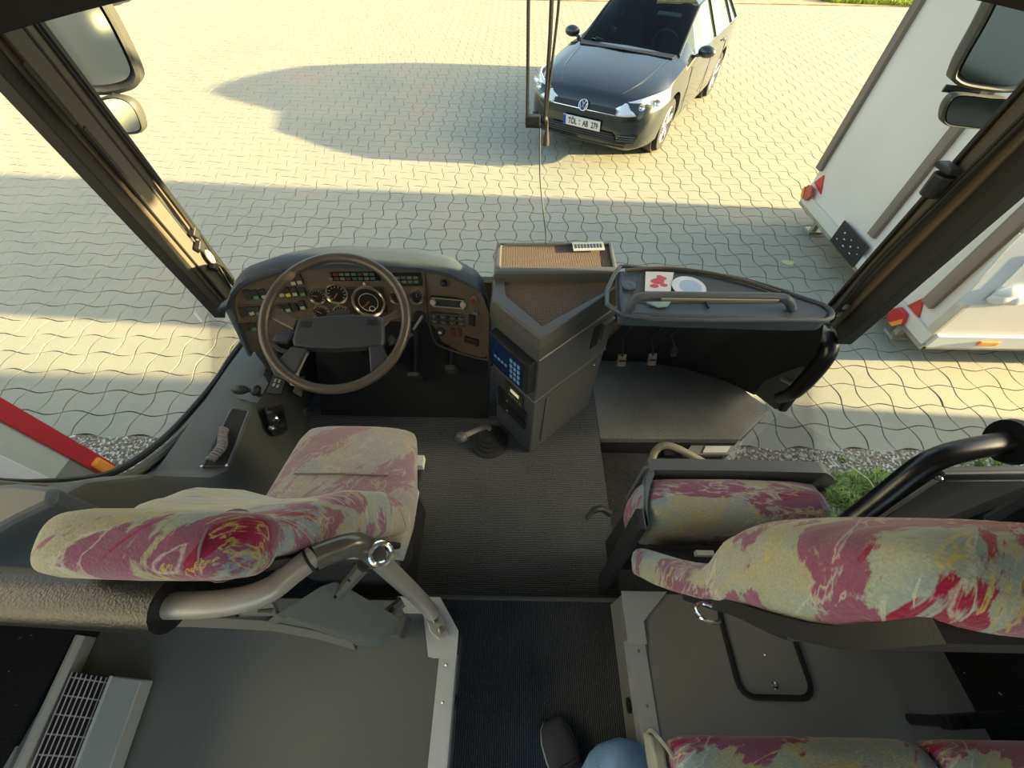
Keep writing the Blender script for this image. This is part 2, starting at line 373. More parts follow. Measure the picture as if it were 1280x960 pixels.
def tuft(x, y, r, nb, h, mb, dens=1):
    for k in range(nb):
        a = random.uniform(0, 6.28); d = r * random.random() ** .6; px, py = x + math.cos(a) * d, y + math.sin(a) * d
        hh = h * random.uniform(.4, 1.1); l = random.uniform(0, 6.28); s_ = hh * random.uniform(.2, .9); wd = random.uniform(.002, .0045)
        p0 = V((px, py, G - .01)); p1 = p0 + V((math.cos(l) * s_ * .4, math.sin(l) * s_ * .4, hh * .65)); p2 = p0 + V((math.cos(l) * s_, math.sin(l) * s_, hh)); q = V((-math.sin(l), math.cos(l), 0)) * wd
        mb.add([p0 - q, p0 + q, p1 + q * .8, p1 - q * .8, p2], [(0, 1, 2, 3), (3, 2, 4)])
gr = MB(); random.seed(21)
for k in range(46):
    px, py = random.gauss(1072, 26), random.gauss(618, 17)
    if py < 588: continue
    p = P(px, py, z=G); tuft(p.x, p.y, random.uniform(.025, .06), random.randint(45, 130), random.uniform(.04, .11), gr)
for (cx2, cy2, sx, sy, nk) in ((1235, 580, 22, 6, 14), (1150, 586, 40, 8, 12), (1040, 600, 30, 14, 8), (1200, 598, 20, 5, 6)):
    for k in range(nk):
        p = P(random.gauss(cx2, sx), max(574, random.gauss(cy2, sy)), z=G); tuft(p.x, p.y, random.uniform(.02, .04), random.randint(15, 50), random.uniform(.03, .07), gr)
m_grass = mat('verge_grass', (0.26, 0.36, 0.09), 0.7, var=0.5, vscale=9)
o = gr.build('grass', m_grass); o['kind'] = 'stuff'; tag(o, 'green grass tufts growing in the gravel beside the right doorway', 'grass')
bl = MB(); a_ = P(1062, 582, z=G + .12); b_ = P(1100, 620, z=G + .05)
bl.tube([a_, (a_ + b_) / 2 + V((0, 0, .03)), b_], 0.003, 5); tag(bl.build('grass_stalk', mat('straw', (0.62, 0.62, 0.28), .7)), 'single pale dry grass stalk lying over the tuft', 'stalk')
# far edge: soil strip and lawn
sb = MB(); sb.box((0, 18.2, G + 0.0), (44, 3.2, 0.05)); struct(sb.build('far_soil', mat('reddish_soil', (0.42, 0.27, 0.17), 1, var=.4, vscale=3)))
gl = MB()
for k in range(16000):
    x = random.uniform(8.8, 15.5); y = 16.75 - (x - 10.5) * .12 + abs(random.gauss(0, 1.1)) + (0.0 if x > 9.6 else (9.6 - x) * 1.5)
    h = random.uniform(.06, .2); a = random.uniform(0, 3.14); q = V((math.cos(a), math.sin(a), 0)) * random.uniform(.015, .035)
    p0 = V((x, y, G)); gl.add([p0 - q, p0 + q, p0 + V((random.uniform(-.05, .05), random.uniform(-.05, .05), h))], [(0, 1, 2)])
o = gl.build('lawn', mat('sunlit_lawn', (0.36, 0.42, 0.04), 0.8, var=.4, vscale=4)); o['kind'] = 'stuff'; tag(o, 'bright sunlit grass beyond the far right edge of the paving', 'grass')
gl = MB()
for k in range(2600):
    x = random.uniform(-11, -4.5); y = 17.3 + (x + 10) * .12 + abs(random.gauss(0, .8)); h = random.uniform(.03, .1); a = random.uniform(0, 3.14); q = V((math.cos(a), math.sin(a), 0)) * .02
    p0 = V((x, y, G)); gl.add([p0 - q, p0 + q, p0 + V((0, 0, h))], [(0, 1, 2)])
o = gl.build('dry_grass', mat('dry_grass', (0.4, 0.33, 0.15), 0.8, var=.4, vscale=4)); o['kind'] = 'stuff'; tag(o, 'sparse dry grass beyond the far left edge of the paving', 'grass')
wl = MB(); p = P(985, 329, z=G); 
wl.add([(p.x + .06 * math.cos(a) * (1 + .25 * math.sin(3 * a)), p.y + .045 * math.sin(a), G + .006) for a in [q * .45 for q in range(14)]], [tuple(range(14))])
o = wl.build('leaf', mat('yellow_green_leaf', (0.48, 0.52, 0.24), .6, var=.5, vscale=60), solid=.004); tag(o, 'yellow green leaf lying on the shaded paving', 'leaf')

# ================================================================== BOX TRAILER ON THE RIGHT
zb = -0.62
A_ = P(1145, 430, z=zb); B_ = P(1010, 250, z=zb)
tx = (A_.x + B_.x) / 2; ty0, ty1 = A_.y, B_.y; TXL = 5.2; ztop = 2.3
tr = thing('box_trailer', 'white plywood box trailer parked on the right, brown battens on its end', 'trailer', (tx + 1, (ty0 + ty1) / 2, G))
m_tw = mat('trailer_white', (0.74, 0.67, 0.59), 0.55, var=.06, vscale=1.2, bump=.1, bscale=20)
m_bat = mat('batten_wood', (0.20, 0.155, 0.115), 0.85, var=.25, vscale=5, streak=(1, 1, .1))
m_gal = mat('trailer_galvanised', (0.40, 0.37, 0.30), 0.5, .5, var=.2)
MB().box((tx + TXL / 2, (ty0 + ty1) / 2, (zb + ztop) / 2 + .03), (TXL, ty1 - ty0, ztop - zb - .06)).build('body', m_tw, tr)
def on_end(px, py): return P(px, py, x=tx)
def batten(a, b, wpx, nm='batten'):
    p0 = on_end(*a); p1 = on_end(*b)
    MB().box((tx - .02, p0.y, (p0.z + ztop) / 2), (.04, wpx, ztop - p0.z)).build(nm, m_bat, tr, bevel=.004)
batten((1026, 212), (1132, 0), .085); batten((1092, 295), (1186, 159), .085); batten((1162, 381), (1270, 245), .1)
# corner and bottom rails
MB().box((tx - .012, ty0 + .035, (zb + ztop) / 2), (.03, .07, ztop - zb)).build('corner_rail', mat('corner_cream', (.60, .50, .38), .5, var=.1), tr, bevel=.004)
MB().box((tx - .014, (ty0 + ty1) / 2, zb + .05), (.034, ty1 - ty0, .1)).build('bottom_rail', mat('rail_white', (.66, .62, .54), .5), tr, bevel=.004)
MB().box((tx + .01, (ty0 + ty1) / 2, zb - .02), (.05, ty1 - ty0 + .02, .05)).build('bumper_strip', m_gal, tr, bevel=.004)
MB().box((tx + TXL / 2, ty0 - .012, zb + .05), (TXL, .03, .12)).build('side_rail', mat('rail_side', (.62, .62, .60), .5), tr, bevel=.004)
MB().box((tx + TXL / 2, ty0 + .03, zb - .02), (TXL, .08, .05)).build('chassis_rail', m_gal, tr, bevel=.004)
def lamp(px, py, flip):
    p = on_end(px, py); x = tx - .034
    hx = [V((x, p.y + .085 * math.cos(a), p.z + .075 * math.sin(a))) for a in [math.pi / 3 * q for q in range(6)]]
    b0 = MB().prism(hx, (-.035, 0, 0)).build('tail_lamp', m_red if flip else mat('tail_red2', (.45, .08, .05), .35), tr, bevel=.004)
    cut = [V((x - .037, q.y, q.z)) for q in hx]
    mid = lambda i, j: (cut[i] + cut[j]) / 2
    half = [cut[3], cut[4], mid(4, 5), mid(2, 3)] if flip else [cut[0], mid(0, 1), mid(4, 5), cut[5]]
    MB().prism(half, (-.006, 0, 0)).build('indicator_lens', mat('amber_lens', (.85, .30, .03), .3), b0, label='amber lens of the tail lamp')
lamp(1130, 396, True); lamp(1016, 241, False)
def tri(pxs):
    pp = [on_end(*q) for q in pxs]; MB().prism([V((tx - .002, q.y, q.z)) for q in pp], (-.012, 0, 0)).build('reflector_triangle', m_red, tr)
tri([(1134, 383), (1157, 372), (1149, 401)]); tri([(1019, 228), (1031, 219), (1027, 243)])
MB().box((tx + .42, ty0 - .034, zb + .05), (.15, .016, .045)).build('side_marker', mat('amber_lens', (.85, .30, .03), .3), tr, bevel=.01)
# number plate holder, black with pale smudges
p = on_end(1068, 302); pl = MB().box((tx - .04, p.y, zb + .09), (.012, .44, .22)).build('plate_holder', mat('plate_black', (.02, .02, .02), .4), tr, bevel=.004)
for k in range(9): MB().box((tx - .048, p.y - .17 + .04 * k, zb + .09 + .05 * math.sin(k * 2.1)), (.003, random.uniform(.008, .03), random.uniform(.006, .015))).build('pale_mark', m_white, pl)
# tarp-like pale tape on the long side
m_tape = mat('pale_side_tarp', (.56, .59, .62), .4, var=.08, vscale=4)
pts = [P(*q, y=ty0 - .002) for q in [(1196, 380), (1222, 353), (1252, 318), (1290, 280), (1330, 250), (1330, 375), (1255, 381)]]
MB().prism(pts, (0, -.006, 0)).build('side_tarp', m_tape, tr)
fd = MB()
for q in ((1254, 372), (1262, 366), (1270, 374)):
    c0 = P(*q, y=ty0 - .02); fd.sphere(c0, .09, 10, (1.2, .3, .6))
fd.build('tarp_fold', m_white, tr, smooth=True)
for q in ((1216, 352, 1275, 292), (1240, 368, 1292, 318)):
    a = P(q[0], q[1], y=ty0 - .008); b = P(q[2], q[3], y=ty0 - .008); MB().tube([a, b], .006, 6).build('tape_edge', m_white, tr)
wh = MB(); wh.lathe((tx + 2.4, ty0 + .14, G + .31), (0, -1, 0), [(.05, 0), (.31, .0), (.32, .06), (.31, .13), (.2, .14), (.05, .13)], 28); wh.build('road_wheel', m_matte, tr, smooth=True)
MB().box((tx + 2.4, (ty0 + ty1) / 2, G + .31), (.08, ty1 - ty0 - .3, .08)).build('axle', m_gal, tr)
lg = MB(); p = P(1015, 284, z=G + .05)
lg.box((tx + .14, p.y, (G + zb) / 2), (.05, .05, zb - G)).box((tx + .14, p.y, G + .012), (.14, .12, .024)); lg.build('support_leg', m_gal, tr)
p = P(1098, 410, z=G + .08); lg = MB().box((tx + .14, p.y, (G + zb) / 2), (.05, .05, zb - G)).box((tx + .14, p.y, G + .012), (.14, .12, .024)); lg.build('support_leg', m_gal, tr)

# ================================================================== WHITE VEHICLE ON THE LEFT
zc = -0.70
cx_, cy_ = P(150, 586, z=zc).x, P(150, 586, z=zc).y
lv = thing('box_trailer', 'white trailer close on the left with a red corner stripe and amber lamp', 'trailer', (cx_ - 1, cy_ - 1.2, G))
MB().box((cx_ - 1.05, cy_ - 1.6, .8), (2.1, 3.2, 2.9)).build('body', mat('left_trailer_white', (.62, .64, .64), .4, var=.04), lv)
def band(y0, y1, z0, z1, nm, m, th=.01, bev=0): return MB().box((cx_ + th / 2, cy_ - (y0 + y1) / 2, (z0 + z1) / 2), (th, y1 - y0, z1 - z0)).build(nm, m, lv, bevel=bev)
def yo(px, py): q = P(px, py, x=cx_); return cy_ - q.y, q.z
band(0, .085, -.645, 2.2, 'red_stripe', mat('stripe_red', (.50, .02, .03), .35), .02, .003)
band(.085, .215, -.40, 2.2, 'pale_band', mat('pale_green_band', (.52, .56, .50), .4), .008)
band(.215, .30, -.66, 2.2, 'post', mat('post_white', (.74, .72, .72), .35), .03, .006)
band(.085, .215, -.70, -.40, 'grey_skirt', mat('skirt_grey', (.22, .23, .20), .6), .009)
band(.30, .9, -.70, -.40, 'grey_skirt', mat('skirt_grey', (.22, .23, .20), .6), .012)
for k in range(5): band(.31 + .3 * k, .60 + .3 * k, -.4, 2.2, 'side_panel', mat('side_panel_white', (.66, .68, .72), .35), .012, .004)
MB().box((cx_ + .026, cy_ - .045, -.575), (.03, .06, .14)).build('marker_lamp', mat('amber_lens', (.85, .30, .03), .3), lv, bevel=.02)
MB().box((cx_ - .9, cy_ - 1.4, (G - .66) / 2 - .02), (1.6, .16, -.62 - G)).build('chassis', m_matte, lv)

# ================================================================== ADDED SHADE BLOCKERS (unseen coach and van that hold the sun off the bus)
cc_ = thing('coach_shade_blocker', 'unseen tall grey coach shape added beyond the right doorway to cast shade', 'coach', (12, -5, G))
MB().box((12.2, -5.5, 1.12), (7.4, 12.1, 3.56)).build('body', mat('coach_grey', (.5, .5, .5), .4), cc_, bevel=.08)
MB().box((8.48, -5.5, 1.3), (.04, 11.3, .9)).build('window_band', mat('coach_glass', (.03, .04, .04), .08), cc_)
for yy in (-1.4, -8.6): MB().lathe((8.55, yy, G + .48), (1, 0, 0), [(.05, -.05), (.46, -.04), (.48, .02), (.46, .25), (.05, .26)], 24).build('wheel', m_matte, cc_, smooth=True)
vn = thing('van_shade_blocker', 'unseen white van shape added beyond the right edge to cast shade', 'van', (6.6, .5, G))  # added out of view to shade the ground but not the dash
MB().loft([[V((5.5, y, z_)) for y, z_ in pr] for pr in [[(-.5, -.6), (1.44, -.6), (1.45, .4), (1.36, 1.5), (-.42, 1.5), (-.5, .4)]]] + [[V((8.1, y, z_)) for y, z_ in [(-.5, -.6), (1.44, -.6), (1.45, .4), (1.36, 1.5), (-.42, 1.5), (-.5, .4)]]]).build('body', mat('van_white', (.6, .6, .58), .35), vn, bevel=.05)
for xx in (5.95, 7.6):
    for yy in (-.45, 1.2): MB().lathe((xx, yy, G + .33), (0, 1, 0), [(.05, 0), (.31, 0), (.33, .05), (.31, .2), (.05, .2)], 22).build('wheel', m_matte, vn, smooth=True)
# ================================================================== PARKED CAR
car = thing('car', 'dark grey hatchback parked on the paving facing the windscreen', 'car', (0.863, 5.886, G), rotz=-2.1047)
m_paint = mat('dark_metallic_paint', (0.028, 0.036, 0.038), 0.25, 0.55, coat=1.0, var=.12, vscale=3)
m_cglass = glass('car_glass', (0.30, 0.38, 0.36), 0.10)
m_trim = mat('car_black_trim', (0.012, 0.012, 0.013), 0.45)
m_lens = mat('headlamp_glass', (0.8, 0.82, 0.82), 0.12, 0.2, coat=1)
# x, half width, floor z, belt z, inner y (top), top z, roof flag
ST = [(0.02, .55, .30, .50, .40, .54), (0.0, .66, .24, .58, .55, .64), (-.05, .76, .21, .66, .64, .725), (-.13, .82, .20, .70, .68, .765), (-.28, .865, .20, .745, .70, .815), (-.5, .885, .20, .81, .70, .865), (-.8, .893, .20, .87, .69, .915),
      (-1.08, .895, .20, .915, .68, .955), (-1.22, .895, .20, .935, .68, .975), (-1.5, .895, .20, .95, .64, 1.12), (-1.78, .895, .20, .96, .60, 1.28), (-2.05, .895, .20, .965, .57, 1.405), (-2.5, .895, .20, .975, .56, 1.45), (-3.0, .895, .20, .985, .555, 1.445), (-3.45, .89, .20, .995, .54, 1.42),
      (-3.85, .875, .20, 1.0, .52, 1.36), (-4.05, .85, .22, .98, .56, 1.22), (-4.2, .80, .25, .94, .6, 1.0), (-4.25, .74, .32, .85, .55, .88)]
def ring(s):
    x, hw, z0, zb_, yi, zt = s; h = [(0, z0), (hw * .8, z0), (hw * .96, z0 + .06), (hw * .99, z0 + (zb_ - z0) * .35), (hw, z0 + (zb_ - z0) * .62), (hw * .985, zb_ - (zb_ - z0) * .14), (hw * .955, zb_), (yi + (hw * .93 - yi) * .12, zt - (zt - zb_) * .13), (yi * .93, zt), (yi * .5, zt + .018), (0, zt + .025)]
    return [V((x, y, z)) for y, z in h] + [V((x, -y, z)) for y, z in h[-2:0:-1]]
def refine(sts, k=3):
    out = []
    for a, b in zip(sts, sts[1:]):
        for q in range(k): out.append(tuple(a[i] + (b[i] - a[i]) * q / k for i in range(6)))
    out.append(sts[-1]); return out
RG = [ring(s) for s in ST]; NR = len(RG[0])
gl_w, gl_s, gl_r, bd = [], [], [], []
NS = len(ST)
wheelx = (-.86, -3.49)
for a in range(NS - 1):
    for i in range(NR):
        j = (i + 1) % NR; f_ = (a * NR + i, a * NR + j, (a + 1) * NR + j, (a + 1) * NR + i)
        side = i == 6 or i == NR - 7
        top = i in (8, 9, 10, 11) or i in (7, NR - 8)
        if 8 <= a <= 10 and top: gl_w.append(f_)
        elif 9 <= a <= 14 and side: gl_s.append((a, i, f_))
        elif a in (15, 16) and top: gl_r.append(f_)
        else: bd.append(f_)
allv = [p for r in RG for p in r]
def sub(fs):
    ids = sorted({i for f_ in fs for i in f_}); mp = {k: q for q, k in enumerate(ids)}
    return [allv[i] for i in ids], [tuple(mp[i] for i in f_) for f_ in fs]
mb = MB(); vs, fs = sub(bd); mb.add(vs, fs)
k = len(mb.v); mb.v += RG[0] + RG[-1]; mb.f += [tuple(range(k, k + NR)), tuple(range(k + NR, k + 2 * NR))]
body = mb.build('body', m_paint, car, smooth=True, ang=50, local=True)
bm = bmesh.new(); bm.from_mesh(body.data); bmesh.ops.remove_doubles(bm, verts=bm.verts, dist=1e-4); bm.to_mesh(body.data); bm.free()
# wheel arches cut into the body
for wx in wheelx:
    for sy in (1, -1):
        cb = MB(); cb.cyl((wx, sy * .70, .33), (wx, sy * 1.1, .33), .365, n=32)
        cut = cb.build('arch_cutter', m_trim, None, local=True)
        cut.parent = car; cut.name = 'arch_cutter'
        md = body.modifiers.new('arch', 'BOOLEAN'); md.object = cut; md.solver = 'EXACT'
dg = bpy.context.evaluated_depsgraph_get(); me2 = bpy.data.meshes.new_from_object(body.evaluated_get(dg)); body.modifiers.clear(); body.data = me2
for o in [o for o in car.children if o.name.startswith('arch_cutter')]: bpy.data.objects.remove(o)
vs, fs = sub(gl_w); MB().add(vs, fs).build('windscreen', m_cglass, car, smooth=True, local=True)
vs, fs = sub(gl_r); MB().add(vs, fs).build('rear_window', m_cglass, car, smooth=True, local=True)
for sy, idx in ((1, 6), (-1, NR - 7)):
    for grp in ((9, 10, 11), (12, 13), (14,)):
        vs, fs = sub([f_ for a, i, f_ in gl_s if i == idx and a in grp]); MB().add(vs, fs).build('side_window', mat('car_side_glass', (0.05, 0.07, 0.05), 0.04, 0.2, coat=1), car, local=True)
    # pillars and chrome waist strip
    for a in (12, 14, 15):
        p = RG[a][idx if sy > 0 else idx + 1]; q = RG[a][idx + 1 if sy > 0 else idx]
        MB().tube([p + V((0, sy * .006, 0)), q + V((0, sy * .006, .004))], .018, 6).build('door_pillar', m_trim, car, local=True)
    MB().tube([RG[a][6 if sy > 0 else NR - 6] + V((0, sy * .012, .004)) for a in range(9, 16)], .009, 6).build('waist_strip', m_chrome, car, smooth=True, local=True)
    MB().tube([RG[a][7 if sy > 0 else NR - 7] + V((0, sy * .01, .004)) for a in range(8, 16)], .016, 6).build('roof_rail', m_paint, car, smooth=True, local=True)
    # mirror
    mh = MB(); mh.sphere((-1.52, sy * .98, 1.0), .11, 14, (.75, 1.05, .62)); mh.tube([(-1.5, sy * .86, .95), (-1.51, sy * .93, .965)], .02, 8)
    mh.build('door_mirror', m_paint, car, smooth=True, local=True)
    for x in (-2.15, -3.1): MB().box((x, sy * .905, .86), (.19, .02, .028)).build('door_handle', m_paint, car, bevel=.006, local=True)
    for x in (-1.38, -2.42, -3.3): MB().tube([(x, sy * .8905, .32), (x, sy * .898, .6), (x, sy * .886, .86)], .004, 4).build('door_gap', m_trim, car, local=True)
    # headlamp wraps the corner
    hl = MB()
    def hp(t, s_, sy=sy):
        x = .045 - .56 * t ** 1.7; y = .42 + .485 * math.sin(t * 1.57) ** .8; zl = .60 + .045 * t + .06 * t * t; zh = zl + .10 + .055 * math.sin(t * 3.1) + .02 * t
        return V((x - .085 * s_ * (1 - t * .6), sy * (y - .035 * s_), zl + (zh - zl) * s_))
    hl.grid(hp, 10, 5); hb = hl.build('headlamp', m_lens, car, smooth=True, solid=.02, local=True)
    for (t, r) in ((.35, .036), (.62, .042)):
        c0 = hp(t, .5); MB().lathe(c0 + V((.018, sy * .01, .004)), (1, sy * .25, .2), [(.001, 0), (r * .6, .002), (r, .012), (r, .0)], 16).build('lamp_bowl', m_chrome, hb, smooth=True, local=True).location -= hb.location
    fg = MB(); fg.prism([(.012, sy * .46, .30), (-.012, sy * .72, .33), (-.035, sy * .76, .42), (.0, sy * .52, .385)], (.03, 0, 0)).build('fog_lamp_grille', m_trim, car, bevel=.006, local=True)
    for z in (.335, .36, .385): MB().tube([(.045, sy * .49, z), (.018, sy * .72, z + .018)], .005, 5).build('fog_slat', m_chrome, car, local=True)
# grille, lower intake, chrome line, badge
MB().prism([(.03, -.42, .60), (.03, .42, .60), (.005, .42, .655), (.005, -.42, .655)], (.022, 0, .006)).build('upper_grille', m_trim, car, bevel=.004, local=True)
MB().tube([(.052, -.42, .602), (.062, 0, .602), (.052, .42, .602)], .006, 6).build('grille_chrome_line', m_chrome, car, smooth=True, local=True)
MB().prism([(.03, -.50, .30), (.03, .50, .30), (.035, .43, .40), (.035, -.43, .40)], (.012, 0, 0)).build('lower_intake', m_trim, car, bevel=.006, local=True)
for z in (.315, .34, .365): MB().tube([(.05, -.47, z), (.055, 0, z), (.05, .47, z)], .006, 5).build('intake_slat', mat('slat_grey', (.06, .06, .06), .4), car, smooth=True, local=True)
MB().tube([(.03, -.62, .275), (.055, -.3, .262), (.06, 0, .26), (.055, .3, .262), (.03, .62, .275)], .012, 6).build('lower_lip', m_trim, car, smooth=True, local=True)
bg_ = MB(); BM = Matrix.Translation((.062, 0, .645)) @ Matrix.Rotation(math.radians(-22), 4, 'Y')
bg_.lathe((0, 0, 0), (1, 0, 0), [(.001, 0), (.062, 0), (.062, .006), (.001, .006)], 28, M=BM)
badge = bg_.build('badge', mat('badge_blue', (.02, .03, .07), .3), car, local=True, smooth=True)
def bp_(pts): return [BM @ V((.009, y, z)) for y, z in pts]
bl_ = MB(); bl_.tube([BM @ V((.008, .058 * math.cos(a), .058 * math.sin(a))) for a in [q * math.pi / 14 for q in range(28)]], .0055, 6, closed=True)
bl_.tube(bp_([(-.026, .049), (0, .006), (.026, .049)]), .0055, 6); bl_.tube(bp_([(-.05, .022), (-.024, -.046), (0, -.004), (.024, -.046), (.05, .022)]), .0055, 6)
o = bl_.build('badge_letters', m_chrome, badge, local=True); o.location -= badge.location
# number plate
PMx = Matrix.Translation((.058, 0, .45)) @ Matrix.Rotation(math.radians(8), 4, 'Y') @ Matrix(((0, 0, 1, 0), (1, 0, 0, 0), (0, 1, 0, 0), (0, 0, 0, 1)))
pb = MB(); pb.box((0, 0, 0), (.52, .115, .012), M=PMx); plate = pb.build('licence_plate', m_white, car, local=True)
o = MB().box((-.24, 0, .0065), (.04, .11, .002), M=PMx).build('plate_blue_band', mat('plate_blue', (.02, .06, .5), .4), plate, local=True); o.location -= plate.location
def ptext(s_, x, size, nm='plate_letters'):
    o, off = text(s_, nm, size, PMx @ Matrix.Translation((x, -.004, .0075)) @ Matrix.Diagonal((.80, 1.25, 1, 1)), mat('plate_ink', (.01, .01, .01), .5), plate, .001)
    o.location = -plate.location
ptext('TÖL', -.125, .078); ptext('AB', .058, .078); ptext('279', .185, .078)
o = MB().cyl(PMx @ V((-.025, .02, .005)), PMx @ V((-.025, .02, .008)), .014).cyl(PMx @ V((-.025, -.02, .005)), PMx @ V((-.025, -.02, .008)), .012).build('plate_seal', mat('seal_grey', (.35, .38, .42), .5), plate, local=True); o.location -= plate.location
# wheels
def wheel(x, sy):
    wt = MB(); c0 = (x, sy * .76, .315)
    wt.lathe(c0, (0, sy, 0), [(.20, -.09), (.29, -.10), (.315, -.07), (.315, .07), (.295, .105), (.225, .11), (.215, .08)], 32)
    w0 = wt.build('wheel', m_matte, car, smooth=True, local=True)
    rm = MB(); rm.lathe(c0, (0, sy, 0), [(.215, -.05), (.222, .10), (.205, .108), (.195, .06), (.19, -.04)], 32)
    for k in range(5):
        a = k * 2 * math.pi / 5 + .3
        for da in (-.12, .12):
            rm.tube([V(c0) + V((.04 * math.cos(a), sy * .085, .04 * math.sin(a))), V(c0) + V((.2 * math.cos(a + da), sy * .095, .2 * math.sin(a + da)))], [.02, .014], 6)
    rm.lathe(c0, (0, sy, 0), [(.001, .09), (.045, .088), (.05, .06)], 16)
    o = rm.build('alloy_rim', mat('alloy', (.6, .6, .6), .3, .9), w0, smooth=True, local=True); o.location -= w0.location
    MB().lathe((x, sy * .66, .33), (0, sy, 0), [(.001, 0), (.362, 0), (.362, .14)], 28).build('wheel_arch', m_trim, car, local=True)
for x in wheelx:
    for sy in (1, -1): wheel(x, sy)
# wipers, bonnet creases, antenna sticker, interior
for y0, y1 in ((.55, -.02), (-.05, -.5)):
    MB().tube([(-1.2, y0, .965), (-1.29, y1, 1.02)], .008, 6).build('wiper', m_trim, car, local=True)
MB().prism([(-1.10, -.66, .962), (-1.22, -.68, .978), (-1.22, .68, .978), (-1.10, .66, .962), (-1.04, 0, .985)], (0, 0, .008)).build('cowl', m_trim, car, local=True)
for sy in (1, -1): MB().tube(spl([(-.12, sy * .42, .785), (-.5, sy * .56, .878), (-1.05, sy * .62, .963)], 5), .003, 5).build('bonnet_crease', m_paint, car, smooth=True, local=True)
m_seat = mat('car_seat', (.05, .05, .05), .8)
for y in (.36, -.36):
    sb_ = MB(); sb_.loft([[V((-2.15 - (z - .5) * .25 + b, y + a, z)) for a, b in sup(.24 * k, .07, 4, 16)] for z, k in ((.5, 1), (.8, 1), (1.1, .8), (1.13, .45), (1.27, .45), (1.3, .3))]); sb_.build('front_seat', m_seat, car, smooth=True, local=True)
MB().tube([(-1.72 + .06 * math.sin(a), .36 + .18 * math.cos(a), .97 + .16 * math.sin(a)) for a in [q * math.pi / 12 for q in range(24)]], .014, 6, closed=True).build('inner_steering_wheel', mat('inner_grey', (.2, .2, .2), .5), car, smooth=True, local=True)
MB().box((-1.45, 0, .90), (.42, 1.3, .08)).build('inner_dash', mat('inner_dark', (.03, .03, .03), .7), car, bevel=.02, local=True)
MB().box((-1.80, .30, 1.262), (.02, .32, .06), R=Matrix.Rotation(math.radians(-60), 3, 'Y')).build('visor', mat('visor_grey', (.5, .52, .48), .7), car, bevel=.004, local=True)
MB().box((-1.27, -.52, 1.0), (.05, .06, .004), R=Matrix.Rotation(math.radians(-27), 3, 'Y')).build('green_sticker', mat('sticker_green', (.1, .5, .25), .5), car, local=True)
# ================================================================== BUS SHELL
XL, XR = -1.18, 1.24
ZP = 0.26          # height of the seat podiums, aisle floor lies lower
# floors
fd = MB(); fd.prism([(XL, .262, -.03), (.405, .262, -.03), (.405, 1.45, -.03), (.0, 1.5, -.03), (XL, 1.38, -.03)], (0, 0, .03)); struct(fd.build('floor_driver', c_driver))
lvl = -.004
fp = MB(); pp = [P(750, 548, z=0), P(925, 549, z=0), P(965, 510, z=0), P(944, 492, z=0)]
ring_ = [(.405, pp[0].y, 0), (pp[1].x, pp[1].y, 0), (pp[2].x, pp[2].y, 0), (1.2, 1.19, 0), (1.1, 1.34, 0), (.9, 1.44, 0), (.405, 1.47, 0)]
struct(fp.prism(ring_, (0, 0, -.04)).build('floor_platform', c_plat, bevel=.006))
fb = MB(); fb.prism([(x, y, -.04) for x, y, z in ring_], (0, 0, -.55)); struct(fb.build('trim_1', mat('riser_dark', (.03, .03, .03), .9)))
fa = MB(); fa.box((.12, -.55, .05), (.80, 1.62, .03)); struct(fa.build('floor_aisle', c_aisle))
fa = MB(); fa.box((.12, .2595, .03), (.80, .014, .075)).build('step_nosing', mat('nosing', (.11, .11, .10), .6), None, bevel=.003); bpy.data.objects['step_nosing']['kind'] = 'structure'; bpy.data.objects['step_nosing'].name = 'trim_2'
# right stairwell : lower steps
sw = MB(); sw.box((.83, .60, -.30), (.86, .70, .04)); struct(sw.build('floor_stairwell', carpet('carpet_step', (.035, .037, .038), None, 0, .35)))
sw = MB(); sw.box((.62, .72, -.15), (.40, .42, .04)).box((.62, .72, -.23), (.40, .42, .12)); struct(sw.build('floor_step', MATS.get('x') or carpet('carpet_step2', (.04, .043, .044), None, 0, .4)))
st_ = thing('sticker_plate', 'grey panel with a white label in the stairwell riser', 'label', (P(885, 560, z=-.05)))
q = [P(868, 552, z=-.06), P(926, 551, z=-.06), P(912, 568, z=-.06), P(855, 568, z=-.06)]
MB().prism(q, (0, 0, -.02)).build('plate', mat('plate_grey', (.25, .26, .26), .5), st_)
q = [P(882, 558, z=-.058), P(913, 558, z=-.058), P(908, 566, z=-.058), P(878, 566, z=-.058)]
MB().prism(q, (0, 0, .004)).build('label_sheet', m_white, st_)
# podiums with aluminium edging
LE = [P(567, 824, z=ZP), P(557, 960, z=ZP), P(548, 749, z=ZP), P(500, 750, z=ZP)]
xl = LE[0].x; yl = LE[3].y; ch = P(571, 790, z=ZP)
xr0 = P(787, 795, z=ZP); xr = xr0.x; yr = P(830, 742, z=ZP).y
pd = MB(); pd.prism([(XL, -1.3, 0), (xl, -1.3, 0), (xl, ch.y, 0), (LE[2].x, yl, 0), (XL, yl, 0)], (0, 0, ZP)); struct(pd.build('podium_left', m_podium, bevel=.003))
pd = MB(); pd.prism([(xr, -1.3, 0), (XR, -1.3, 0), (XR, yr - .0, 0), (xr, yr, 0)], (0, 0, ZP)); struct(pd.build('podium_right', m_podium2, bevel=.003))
def edge(pts, nm, lab):
    o = MB().prism(pts, (0, 0, .005)).build(nm, m_alu, None, bevel=.0015); return o
w_ = .04
tL = thing('edge_trim', 'aluminium edge trim with a chamfered corner plate on the left podium', 'trim', (xl, 0, ZP), 'aluminium podium edges')
z = ZP
